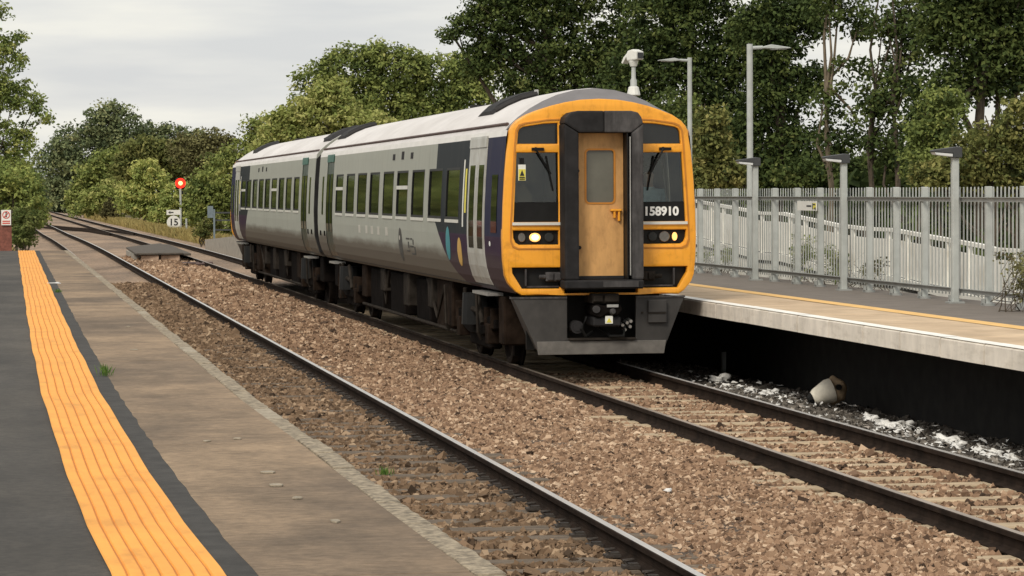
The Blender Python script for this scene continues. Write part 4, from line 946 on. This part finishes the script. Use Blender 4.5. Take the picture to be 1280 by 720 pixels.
# brick pillar with a prohibition notice at the end of the near platform
t = empty('brick_pillar', (-8.6, 41.1, PZ-.1), 'red brown brick pillar at the end of the near platform', 'pillar')
b = MB(); b.box(-1.2, 1.115, 0, .35, 0, 1.06); b.build('brickwork', 'brick', t)
b = MB(); b.box(-1.23, 1.145, -.03, .38, 1.06, 1.13); b.build('coping', 'timber_dark', t, bevel=.01)
sg = empty('warning_sign', (-7.625, 41.06, 1.60), 'white notice with red circle and red print on the brick pillar', 'sign')
b = MB(); b.box(-.125, .125, -.012, 0, -.02, .38); b.build('plate', 'sign_white', sg)
ring = lambda r: [(r*math.cos(2*math.pi*i/24), .25+r*math.sin(2*math.pi*i/24)) for i in range(24)]
plate('red_ring', ring(.10), [ring(.078)], -.018, -.013, 'label_red', sg)
b = MB(); b.prism([(-.07, .19), (-.055, .175), (.07, .305), (.055, .32)], 'y', -.022, -.0185); b.build('red_bar', 'label_red', sg)
b = MB(); b.box(-.018, .018, -.0165, -.0125, .19, .28).prism([(.02*math.cos(i), .305+.02*math.sin(i)) for i in np.arange(0, 6.2, .7)], 'y', -.0165, -.0125); b.build('black_figure', 'sign_black', sg)
b = MB(); b.box(-.10, .10, -.016, -.0125, .065, .10).box(-.10, .10, -.016, -.0125, .01, .045); b.build('red_print', 'label_red', sg)
# covered pit between the tracks
t = empty('pit_cover', (-1.95, 71.5, -.14), 'grey slab cover raised on two pale blocks between the tracks', 'pit cover')
b = MB(); b.prism([(-.95, 0), (.80, .3), (1.12, 22), (-.78, 13)], 'z', .262, .34); b.build('cover_slab', 'timber_dark', t, bevel=.02)
b = MB(); b.prism([(.86, .8), (1.12, .8), (1.42, 21), (1.2, 21.5)], 'z', .22, .30); b.build('side_plank', 'timber_dark', t)
b = MB(); b.box(-.75, -.10, .2, .6, -.04, .26); b.build('block', 'block_pink', t, bevel=.02)
b = MB(); b.box(-.02, .68, .35, .75, -.04, .26); b.build('block', 'block_pink', t, bevel=.02)
b = MB(); b.box(-.9, .8, 3, 10, -.12, .26); b.build('pit_wall', 'concrete', t)
rk = MB(); rg_ = random.Random(8)
t = empty('rusty_heap', (-1.05, 66.5, -.12), 'small dark heap of scrap beside the slab cover', 'scrap heap')
for k in range(5):
    a = MB(); x, y_ = rg_.uniform(-.4, .4), rg_.uniform(-1, 1); a.box(x-.18, x+.18, y_-.25, y_+.25, 0, rg_.uniform(.06, .14)); a.build('scrap_piece', 'gutter', t, bevel=.03)
# fence and posts on the far ramp end of the other platform
t = empty('ramp_railing', (2.3, 100, .3), 'dark railing with blue grey board at the end of the far platform', 'railing')
b = MB(); b.box(-.35, -.27, 0, .1, -.1, 1.35); b.build('post', 'blue_grey', t)
b = MB(); b.box(.55, .63, 0, .1, -.1, 1.2); b.build('post', 'blue_grey', t)
b = MB(); b.box(1.3, 1.38, 0, .1, -.1, 1.2); b.build('post', 'blue_grey', t)
b = MB(); b.box(-.62, -.36, .0, .04, .95, 1.5); b.build('board', 'blue_grey', t)
for z in (.35, .8, 1.15):
    b = MB(); b.box(-.26, 1.7, .03, .07, z, z+.07); b.build('rail', 'lamp_dark', t)

# ------------------------------------------------------------------ litter
sk = empty('discarded_sack', (2.12, -3.4, -.19), 'torn cream sack with brown end lying below the platform', 'sack')
def lump(name, mat, parent, loc, sc, seed, sub=2, rough=.25):
    bm = bmesh.new(); bmesh.ops.create_icosphere(bm, subdivisions=sub, radius=1); rr = random.Random(seed)
    for v in bm.verts:
        q = v.co.copy(); f = 1+rough*(math.sin(q.x*3+seed)*math.cos(q.y*4+seed*2)+.6*math.sin(q.z*7+q.x*5+seed))+rr.uniform(-rough, rough)*.35
        v.co = Vector((q.x*sc[0]*f, q.y*sc[1]*f, q.z*sc[2]*f))
    me = bpy.data.meshes.new(name); bm.to_mesh(me); bm.free(); me.materials.append(M[mat]); me.polygons.foreach_set('use_smooth', [True]*len(me.polygons))
    return link(name, me, parent, loc)
b = MB(); b.tube([(-.24, 0, .06), (-.18, 0, .085), (-.02, 0, .15), (.03, .0, .165)], [.06, .10, .15, .15], 14); b.build('sack_body', 'sack', sk, smooth=True)
lump('sack_end', 'sack_brown', sk, (.08, .02, .165), (.13, .15, .165), 3, 3, .10)
b = MB(); b.tube([(.07, -.165, .21), (.075, -.10, .21)], .036, 10); b.build('hole', 'black', sk)
b = MB(); b.tube([(-.27, .0, .05), (-.22, 0, .07)], [.05, .08], 10); b.build('torn_mouth', 'black', sk)
wl = [(900, 474, .11), (938, 487, .06), (925, 482, .04), (958, 491, .075), (967, 489, .06), (1085, 519, .05), (1107, 530, .09), (1122, 531, .08), (1134, 530, .07), (1180, 549, .09), (1193, 550, .075), (1199, 556, .06), (1222, 562, .05), (1244, 564, .055), (1262, 571, .065), (1091, 523, .06)]
for i, (px, py, s_) in enumerate(wl):
    d = FW+(px-640)/FPX*RT+(360-py)/FPX*UP; q = CAM+d*(-.16-CAM[2])/d[2]
    o = lump('white_litter', 'debris_white', None, (q[0], q[1], q[2]-.01), (s_*1.0, s_*1.7, s_*.55), i*1.7, 3, .5)
    tag(o, 'crumpled white scrap lying on the ballast below the far platform', 'litter', 'white scraps on the ballast')
rg = np.random.default_rng(9); k = 420
X = rg.normal(1.62, .28, k); Y = np.concatenate([rg.normal(m, 1.0, 84) for m in (0, -3, -7, -9.5, -11.4)])
base = rg.normal(0, 1, (k, 4, 3))*np.array([.026, .045, .012])
V = base+np.stack([X, Y, np.full(k, -.155)], 1)[:, None]
tag(link('litter_crumbs', npmesh('litter_crumbs', V.reshape(-1, 3), 4, np.arange(k*4).reshape(-1, 4), rg.random(k), 'debris_white')), 'small white crumbs scattered on the grey ballast', 'litter', kind='stuff')
for px, py, lab, zz in ((353, 461, 'white scrap lying in the empty near track', -.17), (835, 613, 'white scrap lying on the tan ballast between the tracks', -.11)):
    d = FW+(px-640)/FPX*RT+(360-py)/FPX*UP; q = CAM+d*(zz-CAM[2])/d[2]
    tag(lump('white_litter', 'debris_white', None, tuple(q), (.035, .05, .018), px, 2, .3), lab, 'litter')
d = FW+(68-640)/FPX*RT+(360-354)/FPX*UP; q = CAM+d*(PZ+.01-CAM[2])/d[2]
b = MB(); b.prism([(-.12, -.06), (.0, .02), (.05, .28), (.09, .27), (.05, 0), (.10, -.30), (.06, -.32), (.01, -.05)], 'z', 0, .012)
tag(b.build('paper_scrap', 'debris_white', loc=tuple(q)), 'torn white paper scrap beside the yellow strip', 'litter')
chips = MB()
for i, (px, py) in enumerate(((368, 416), (160, 408), (168, 437), (372, 622), (297, 548), (335, 590), (345, 606), (258, 551), (420, 651))):
    d = FW+(px-640)/FPX*RT+(360-py)/FPX*UP; q = CAM+d*(PZ+.012-CAM[2])/d[2]
    if i in (0,): continue
    rr = random.Random(i); sx_, sy_ = rr.uniform(.02, .045), rr.uniform(.03, .06)
    chips.prism([(q[0]+sx_*math.cos(a)*rr.uniform(.7, 1.2), q[1]+sy_*math.sin(a)*rr.uniform(.7, 1.2)) for a in np.arange(0, 6.2, .9)], 'z', q[2]-.004, q[2]+.003)
tag(chips.build('grit_chips', 'edge_light'), 'pale chips of grit lying on the near platform slabs', 'grit', kind='stuff')
# ------------------------------------------------------------------ trees, shrubs, grass
def leaf_mesh(name, lobes, n, leaf, mat, seed, clump=.5, flat=.65, lpc=26, shell_=.45, tint0=.5, zmin=-1.0):
    """leaves gathered in clumps spread through the lobes (x,y,z,rx,ry,rz)"""
    rg = np.random.default_rng(seed); lb = np.array(lobes, float); vol = lb[:, 3]*lb[:, 5]+lb[:, 4]*lb[:, 5]
    nc = max(4, n//lpc); which = rg.choice(len(lb), nc, p=vol/vol.sum())
    d = rg.normal(0, 1, (nc, 3)); d /= np.linalg.norm(d, axis=1)[:, None]; r = shell_+(1-shell_)*rg.random(nc)**.6
    C = lb[which, :3]+d*r[:, None]*lb[which, 3:]
    cr_ = clump*rg.uniform(.55, 1.35, nc); ct = rg.normal(0, .19, nc)
    idx = rg.integers(0, nc, n)
    q = rg.normal(0, 1, (n, 3)); q /= np.linalg.norm(q, axis=1)[:, None]; q *= (rg.random(n)**.4)[:, None]
    P = C[idx]+q*cr_[idx][:, None]*np.array([1, 1, flat])
    nrm = q*.7+rg.normal(0, .6, (n, 3))+np.array([0, 0, .55]); nrm /= np.linalg.norm(nrm, axis=1)[:, None]
    u = np.cross(nrm, rg.normal(0, 1, (n, 3))); u /= np.linalg.norm(u, axis=1)[:, None]; v = np.cross(nrm, u)
    s = leaf*rg.uniform(.55, 1.35, n)
    V = np.stack([P-u*s[:, None]*.62, P+v*s[:, None]*.36-nrm*s[:, None]*.05, P+u*s[:, None]*.62-nrm*s[:, None]*.12, P-v*s[:, None]*.36-nrm*s[:, None]*.05], 1)
    ok = P[:, 2] > zmin; V = V[ok]; idx = idx[ok]; k = len(V)
    tn = np.clip(tint0+ct[idx]+rg.normal(0, .085, k), 0, 1)
    return npmesh(name, V.reshape(-1, 3), 4, np.arange(k*4).reshape(-1, 4), tn, mat)
def wood_mesh(base, lobes, r0, bark, seed, limbs=1.0, stems=1, lean=(0, 0)):
    rr = random.Random(seed); b = MB(); base = Vector(base)
    cx = sum(l[0] for l in lobes)/len(lobes); cy = sum(l[1] for l in lobes)/len(lobes); zt = max(l[2]+l[5]*.35 for l in lobes)
    for s_ in range(stems):
        a = base+Vector((rr.uniform(-.5, .5)*(stems > 1), rr.uniform(-.5, .5)*(stems > 1), 0)); tp = Vector((a.x*.6+cx*.4+lean[0], a.y*.6+cy*.4+lean[1], zt))
        pts = [a.lerp(tp, k/6)+Vector((rr.uniform(-.12, .12), rr.uniform(-.12, .12), 0))*(k > 0)*(1+(zt-a.z)*.04) for k in range(7)]
        b.tube(pts, [r0*(1.25 if k == 0 else 1-.13*k) for k in range(7)], 8)
        for l in lobes:
            if rr.random() > limbs: continue
            f = rr.uniform(.25, .75); k = f*6; i = int(k); p = pts[i].lerp(pts[i+1], k-i); e = Vector((l[0], l[1], l[2]+.25*l[5]))
            if (e-p).length < .3: continue
            m1 = p.lerp(e, .5)+Vector((rr.uniform(-.3, .3), rr.uniform(-.3, .3), -.25)); b.tube([p, m1, e], [r0*.5, r0*.33, r0*.12], 6)
            for _ in range(3):
                e2 = e+Vector((rr.uniform(-1, 1)*l[3], rr.uniform(-1, 1)*l[4], rr.uniform(-.5, .9)*l[5]))*.85; b.tube([m1.lerp(e, rr.uniform(.3, 1)), e2], [r0*.16, r0*.04], 5)
    return b
def tree(name, label, cat, group, lobes, base, r0, n, leaf, mat, seed, bark='bark', limbs=1., stems=1, lean=(0, 0), parts=('trunk', 'crown'), **kw):
    t = empty(name, base, label, cat, group); base = Vector(base); n = int(n*1.7); leaf *= .78; kw['lpc'] = int(kw.get('lpc', 26)*1.3)
    lob = [(l[0]-base.x, l[1]-base.y, l[2]-base.z, *l[3:]) for l in lobes]
    wood_mesh((0, 0, 0), lob, r0, bark, seed, limbs, stems, lean).build(parts[0], bark, t, smooth=True, norm=False)
    kw.setdefault('zmin', 0.02)
    link(parts[1], leaf_mesh(parts[1], lob, n, leaf, mat, seed, **kw), t)
    return t
def L_(Y, items, dy=.8):
    """lobes given as (pixel x, pixel y, half width, half height[, depth offset]) seen at the distance Y"""
    out_ = []
    for it in items:
        Yo = Y+(it[4] if len(it) > 4 else 0); k = (Yo-CAM[1])/math.cos(YAW)/FPX; c = at(it[0], it[1], Yo)
        out_.append((c[0], c[1], c[2], it[2]*k, max(.8, it[2]*k*dy), it[3]*k))
    return out_
def base_at(px, Y, z=-.9): q = at(px, 300, Y); return (q[0], Y, z)
G = 'tall trees behind the far platform'
tree('tree', 'big dark tree overhanging the train roof beside the open sky', 'tree', G, L_(88, [(620, 30, 45, 45), (690, 40, 60, 60), (650, 95, 45, 40), (740, 90, 60, 45), (700, -20, 80, 50), (580, 28, 14, 14), (600, 75, 22, 28), (612, -5, 34, 24), (563, 42, 12, 9), (790, 60, 55, 70), (690, 130, 55, 25)]), base_at(700, 88), .32, 26000, .20, 'leaf_dark', 11, clump=.55, shell_=.25)
tree('tree', 'dark leafy tree standing behind the security camera', 'tree', G, L_(70, [(840, 40, 60, 60), (800, 100, 45, 40), (880, 110, 50, 55), (860, -10, 70, 40), (930, 60, 50, 60), (810, 150, 40, 30), (920, 160, 40, 40)]), base_at(870, 70), .28, 20000, .19, 'leaf_dark', 12, clump=.55, shell_=.25, tint0=.42)
tree('tree', 'dark dense tree standing behind the tall lamp arm', 'tree', G, L_(60, [(965, 120, 45, 55), (960, 40, 45, 55), (1000, 190, 50, 40), (975, 215, 55, 30), (1000, 20, 40, 40), (935, 185, 35, 40), (1010, 100, 22, 25)]), base_at(975, 60), .24, 15000, .18, 'leaf_dark', 13, clump=.5, shell_=.25, tint0=.40)
tree('tree', 'tall pale trunked tree with bright sky showing through', 'tree', G, L_(52, [(1035, 10, 30, 30), (1075, 30, 30, 30), (1060, 85, 26, 30), (1030, 130, 20, 26), (1070, 160, 30, 34), (1050, -10, 50, 25), (1040, 190, 36, 30)]), base_at(1040, 52), .13, 2600, .17, 'leaf_dark', 14, bark='bark_pale', limbs=.7, clump=.5, lean=(-.3, 0), shell_=.2)
tree('tree', 'slim forked dark trunked tree between sky gaps', 'tree', G, L_(50, [(1105, 30, 30, 35), (1120, 100, 28, 36), (1090, 130, 22, 26), (1130, 10, 40, 30), (1110, 180, 34, 34), (1140, 60, 22, 34)]), base_at(1095, 50), .12, 3600, .17, 'leaf_dark', 15, limbs=1., stems=2, clump=.5, shell_=.2)
tree('tree', 'broad dark tree above the yellowish bush by the fence end', 'tree', G, L_(44, [(1190, 30, 50, 50), (1250, 30, 55, 55), (1180, 110, 40, 40), (1240, 90, 50, 40), (1300, 60, 60, 70), (1160, 160, 34, 40), (1220, -10, 80, 30)]), base_at(1230, 44), .26, 17000, .17, 'leaf_dark', 16, clump=.5, shell_=.25)
tree('tree', 'dark low tree filling the gap behind the low lamps', 'tree', G, L_(58, [(1050, 215, 50, 28), (1100, 215, 45, 28), (1140, 200, 40, 36), (1010, 222, 40, 24), (1150, 225, 60, 24)]), base_at(1080, 58), .15, 7500, .17, 'leaf_dark', 17, clump=.45, shell_=.2)
GB = 'bushes behind the palisade fence'
tree('bush', 'olive yellow bush beside the yellow cab and tall lamp', 'bush', GB, L_(46, [(885, 185, 28, 34), (905, 215, 30, 24), (875, 225, 24, 20), (890, 150, 16, 18)]), base_at(890, 46), .06, 5200, .15, 'leaf_olive', 21, stems=3, parts=('stems', 'foliage'), clump=.35, shell_=.3)
tree('bush', 'large olive yellow bush at the end of the fence', 'bush', GB, L_(34, [(1235, 190, 42, 40), (1275, 160, 36, 45), (1195, 215, 36, 28), (1250, 225, 55, 22), (1165, 222, 26, 18), (1290, 210, 40, 40)]), base_at(1245, 34), .08, 9500, .14, 'leaf_olive', 22, stems=3, parts=('stems', 'foliage'), clump=.33, shell_=.3)
tree('bush', 'green bush with paler leaves right of the slim trunks', 'bush', GB, L_(40, [(1165, 170, 28, 26), (1180, 130, 24, 22), (1150, 205, 24, 24)]), base_at(1165, 40), .06, 3600, .14, 'leaf_mid', 23, stems=3, parts=('stems', 'foliage'), clump=.35, shell_=.3, tint0=.35)
tree('bush', 'dark green bush low behind the fence by the camera mast', 'bush', GB, L_(60, [(830, 190, 40, 40), (930, 225, 36, 18), (960, 228, 30, 16), (845, 140, 30, 30)]), base_at(860, 60), .07, 5200, .16, 'leaf_mid', 24, stems=3, parts=('stems', 'foliage'), clump=.4, shell_=.3, tint0=.22)
# trees behind the carriages
GM = 'green trees behind the carriages'
tree('tree', 'rounded light green tree above the rear carriage roof', 'tree', GM, L_(120, [(400, 150, 50, 40), (450, 165, 45, 32), (360, 165, 34, 36), (410, 118, 26, 18), (480, 175, 30, 24), (340, 190, 30, 24)]), base_at(410, 120), .25, 15000, .24, 'leaf_mid', 31, clump=.55, shell_=.4, tint0=.74)
tree('tree', 'tall olive green tree rising behind the light green tree', 'tree', GM, L_(150, [(440, 90, 42, 34), (500, 90, 45, 34), (550, 105, 45, 40), (400, 110, 32, 34), (480, 130, 60, 34), (580, 130, 40, 40), (530, 150, 55, 30), (470, 70, 24, 16), (590, 95, 26, 30)]), base_at(490, 150), .35, 22000, .27, 'leaf_mid', 32, clump=.7, shell_=.4, tint0=.40)
tree('tree', 'wispy green tree just above the far carriage end', 'tree', GM, L_(135, [(320, 165, 22, 26), (300, 195, 26, 26), (330, 195, 24, 26), (285, 215, 22, 24)]), base_at(315, 135), .18, 4200, .23, 'leaf_mid', 33, clump=.5, shell_=.3, tint0=.55)
tree('tree', 'green tree between the signal and the far carriage', 'tree', GM, L_(150, [(270, 230, 26, 36), (290, 250, 22, 30), (255, 255, 22, 32), (280, 280, 24, 22)]), base_at(272, 150), .18, 6500, .25, 'leaf_mid', 34, clump=.55, shell_=.35, tint0=.45)
# up the line
GF = 'trees up the line'
tree('tree', 'large dark green tree at the far end of the tracks', 'tree', GF, L_(390, [(130, 160, 30, 30), (100, 190, 40, 36), (160, 170, 34, 30), (75, 215, 34, 36), (120, 225, 60, 36), (60, 245, 22, 24), (190, 190, 34, 32), (90, 255, 50, 16), (215, 178, 26, 22), (145, 140, 18, 14), (250, 190, 34, 26), (230, 210, 40, 30)]), base_at(120, 390), .6, 26000, .55, 'leaf_far_haze', 41, clump=1.3, shell_=.4)
tree('tree', 'round green tree in front of the dark far tree', 'tree', GF, L_(300, [(120, 225, 28, 26), (145, 205, 26, 22), (110, 250, 30, 18), (155, 235, 32, 28)]), base_at(130, 300), .3, 9000, .42, 'leaf_mid', 42, clump=.9, shell_=.4, tint0=.48)
tree('tree', 'broad olive tree rising behind the signal', 'tree', GF, L_(290, [(180, 195, 34, 24), (215, 200, 32, 26), (165, 215, 24, 22), (240, 205, 26, 34)]), base_at(200, 290), .3, 10000, .42, 'leaf_olive', 43, clump=.9, shell_=.4, tint0=.48)
tree('tree', 'dull brownish green tree above and right of the red signal', 'tree', GF, L_(270, [(255, 185, 20, 24), (272, 188, 20, 26), (288, 195, 20, 28), (260, 212, 28, 30), (232, 190, 22, 24)]), base_at(262, 270), .2, 4600, .36, 'leaf_brown', 44, clump=.9, shell_=.3, limbs=1.)
GS = 'shrubs beside the far tracks'
tree('shrub', 'yellow green shrub standing left of the red signal', 'shrub', GS, L_(225, [(190, 235, 24, 26), (170, 250, 24, 22), (200, 260, 24, 16), (180, 215, 16, 18)]), base_at(185, 225), .12, 6500, .30, 'leaf_light', 51, stems=3, parts=('stems', 'foliage'), clump=.6, shell_=.35, tint0=.62)
tree('shrub', 'grey green shrub at the edge of the far track', 'shrub', GS, L_(262, [(118, 252, 22, 16), (138, 245, 22, 20), (155, 252, 18, 18), (100, 262, 14, 9)]), base_at(128, 262), .12, 5200, .30, 'leaf_mid', 52, stems=3, parts=('stems', 'foliage'), clump=.6, shell_=.35, tint0=.66)
tree('shrub', 'yellow green shrub right behind the round speed sign', 'shrub', GS, L_(195, [(222, 250, 20, 22), (240, 262, 18, 20), (205, 270, 18, 12), (236, 240, 14, 16)]), base_at(225, 195), .1, 5600, .27, 'leaf_light', 53, stems=3, parts=('stems', 'foliage'), clump=.55, shell_=.35, tint0=.55)
tree('shrub', 'dark brown withered shrub close to the far track', 'shrub', GS, L_(236, [(138, 262, 9, 14), (144, 266, 7, 10), (133, 268, 6, 8)]), base_at(139, 236, -.5), .08, 1500, .22, 'leaf_brown', 54, stems=2, parts=('stems', 'foliage'), clump=.4, shell_=.2, tint0=.25)
tree('shrub', 'low dry green shrub at the ramp end beside the far carriage', 'shrub', GS, L_(108, [(258, 285, 10, 10), (268, 276, 9, 12), (250, 292, 8, 6)]), base_at(260, 108, -.5), .04, 1500, .14, 'leaf_olive', 55, stems=3, parts=('stems', 'foliage'), clump=.25, shell_=.3, tint0=.4)
# left of the near track
GL = 'trees and shrubs beyond the near platform'
tree('tree', 'sparse light green tree against the sky at the picture edge', 'tree', GL, L_(62, [(5, 60, 18, 20), (-20, 20, 30, 40), (20, 120, 22, 24), (-10, 110, 34, 40), (48, 130, 10, 12), (58, 148, 6, 6), (25, 170, 20, 24), (-25, 170, 40, 40), (22, 45, 6, 8), (26, 75, 5, 8), (8, 200, 34, 24)]), base_at(-22, 62), .07, 8200, .13, 'leaf_light', 61, clump=.30, shell_=.15, tint0=.28, lpc=24, limbs=.6)
tree('shrub', 'yellow green shrub above the brick pillar', 'shrub', GL, L_(54, [(12, 225, 30, 26), (35, 245, 20, 24), (-20, 230, 40, 40), (20, 265, 26, 20)]), base_at(8, 54), .05, 5200, .13, 'leaf_light', 62, stems=3, parts=('stems', 'foliage'), clump=.28, shell_=.3, tint0=.36)
tree('shrub', 'dark green shrub growing beside the brick pillar', 'shrub', GL, L_(46, [(28, 290, 14, 18), (36, 275, 12, 16), (20, 278, 12, 18), (30, 300, 12, 9)]), base_at(28, 46, .0), .03, 2600, .10, 'leaf_dark', 63, stems=3, parts=('stems', 'foliage'), clump=.2, shell_=.3, tint0=.85)
tree('shrub', 'green shrub leaning to the far end of the near track', 'shrub', GL, L_(95, [(44, 255, 14, 20), (30, 235, 20, 30), (50, 272, 8, 9)]), base_at(38, 95), .06, 3600, .17, 'leaf_light', 64, stems=3, parts=('stems', 'foliage'), clump=.35, shell_=.3, tint0=.34)
tree('tree', 'dark tree far behind the shrubs by the near track', 'tree', GL, L_(330, [(30, 235, 22, 24), (10, 225, 30, 30), (42, 250, 12, 12)]), base_at(25, 330), .3, 5000, .5, 'leaf_far_haze', 65, clump=1.1, shell_=.3)
# hedge added out of view so the carriage windows mirror green, not sky
lob = []; rr = random.Random(5)
for Y in np.arange(66, 330, 9): lob.append((-16-rr.uniform(0, 4)-.012*Y, float(Y), rr.uniform(2.2, 4.5), 4, 6, rr.uniform(3.5, 5.5)))
tag(link('unseen_hedge', leaf_mesh('unseen_hedge', lob, 34000, .6, 'leaf_mid', 71, clump=1.4, shell_=.3, tint0=.35, zmin=-.9)), 'continuous green hedge added out of view for the carriage windows to mirror', 'hedge', kind='stuff')
# dark wood far behind the trees, closing the view low down
lob = []
for Y in np.arange(30, 260, 8): lob.append((19+.055*Y+rr.uniform(-1, 1), float(Y), rr.uniform(.6, 1.4), 3, 6, rr.uniform(1.2, 1.8)))
tag(link('undergrowth', leaf_mesh('undergrowth', lob, 30000, .45, 'leaf_dark', 72, clump=1.0, shell_=.3, tint0=.45, zmin=-.9)), 'dark undergrowth massed low behind the trees', 'undergrowth', kind='stuff')
# grass
def grass(name, label, pts, h, wdt, mat, seed):
    rg = np.random.default_rng(seed); n = len(pts); a = rg.uniform(0, 6.28, n); hh = h*rg.uniform(.4, 1.25, n); ln = rg.normal(0, .3, (n, 2))*hh[:, None]
    u = np.stack([np.cos(a), np.sin(a), np.zeros(n)], 1)*wdt
    T = pts+np.stack([ln[:, 0], ln[:, 1], hh], 1); Mi = pts+np.stack([ln[:, 0]*.4, ln[:, 1]*.4, hh*.6], 1)
    V = np.stack([pts-u, pts+u, Mi+u*.7, T], 1); V2 = np.stack([pts-u, Mi+u*.7, T, Mi-u*.7], 1)
    return tag(link(name, npmesh(name, V2.reshape(-1, 3), 4, np.arange(n*4).reshape(-1, 4), np.clip(rg.normal(.5, .22, n), 0, 1), mat)), label, 'grass', kind='stuff')
rg = np.random.default_rng(3); n = 26000
Y = rg.uniform(104, 300, n); X = 2.6+np.abs(rg.normal(0, 2.4, n))+np.array([curve(q) for q in Y])
Z = np.interp(X-np.array([curve(q) for q in Y]), px_, pz_)-.02
grass('grass', 'dry yellow grass along the far side of the tracks', np.stack([X, Y, Z], 1), .62, .045, 'dry_grass', 1)
n = 5000; Y = rg.uniform(44, 120, n); X = -7.2-np.abs(rg.normal(0, .8, n)); Z = np.interp(X, px_, pz_)
grass('grass', 'dry grass beyond the end of the near platform', np.stack([X, Y, Z], 1), .35, .02, 'dry_grass', 2)
def weed(px, py, z, h, nb, label, seed, name='weed', mat='weed_green', sp=.025):
    d = FW+(px-640)/FPX*RT+(360-py)/FPX*UP; q = CAM+d*(z-CAM[2])/d[2]; rg = np.random.default_rng(seed)
    P = rg.normal(0, sp, (nb, 3))*np.array([1, 1.6, 0]); o = grass(name, label, P, h, .006 if h < .2 else .012, mat, seed); o.location = tuple(q); o['category'] = 'weed'
weed(132, 471, PZ, .10, 60, 'small green weed growing at the edge of the platform slabs', 1)
weed(72, 366, PZ, .06, 60, 'green weed tuft beside the torn paper scrap', 2)
weed(481, 597, -.17, .10, 70, 'small green weed growing in the near track', 3)
# weeds growing up through the bottom of the fence
def sprig(px, py, X, h, seed, label, mat='leaf_brown', n=420, leaf=.06):
    Y = px_to_Y(px, X); lob = [(X+dx, Y+dy, .93+h*f, .12+.16*f, .22+.25*f, h*.3) for dx, dy, f in ((0, 0, .3), (.05, .15, .6), (-.05, -.18, .75), (0, .05, .95))]
    tree('buddleia', label, 'weed', 'weeds behind the palisade fence', lob, (X, Y, .4), .012, n, leaf, mat, seed, stems=4, parts=('stems', 'foliage'), clump=.13, shell_=.2, tint0=.55)
sprig(1005, 0, 5.0, .62, 81, 'grey green weed behind the fence below the white notice', 'leaf_mid', 420)
sprig(1045, 0, 5.0, .48, 82, 'leafy weed behind the fence beside the middle low lamp', 'leaf_mid', 420)
sprig(1092, 0, 5.0, .40, 83, 'low thin weed behind the fence right of the middle lamp', 'leaf_brown', 160)
sprig(884, 0, 5.0, .35, 84, 'small weed behind the fence near the yellow cab', 'leaf_mid', 120)
sprig(907, 0, 5.0, .48, 86, 'thin weed behind the fence before the tall lamp', 'leaf_mid', 140)
sprig(1284, 0, 4.28, .66, 85, 'dead brown shrub in front of the fence at the picture edge', 'leaf_brown', 700, .045)
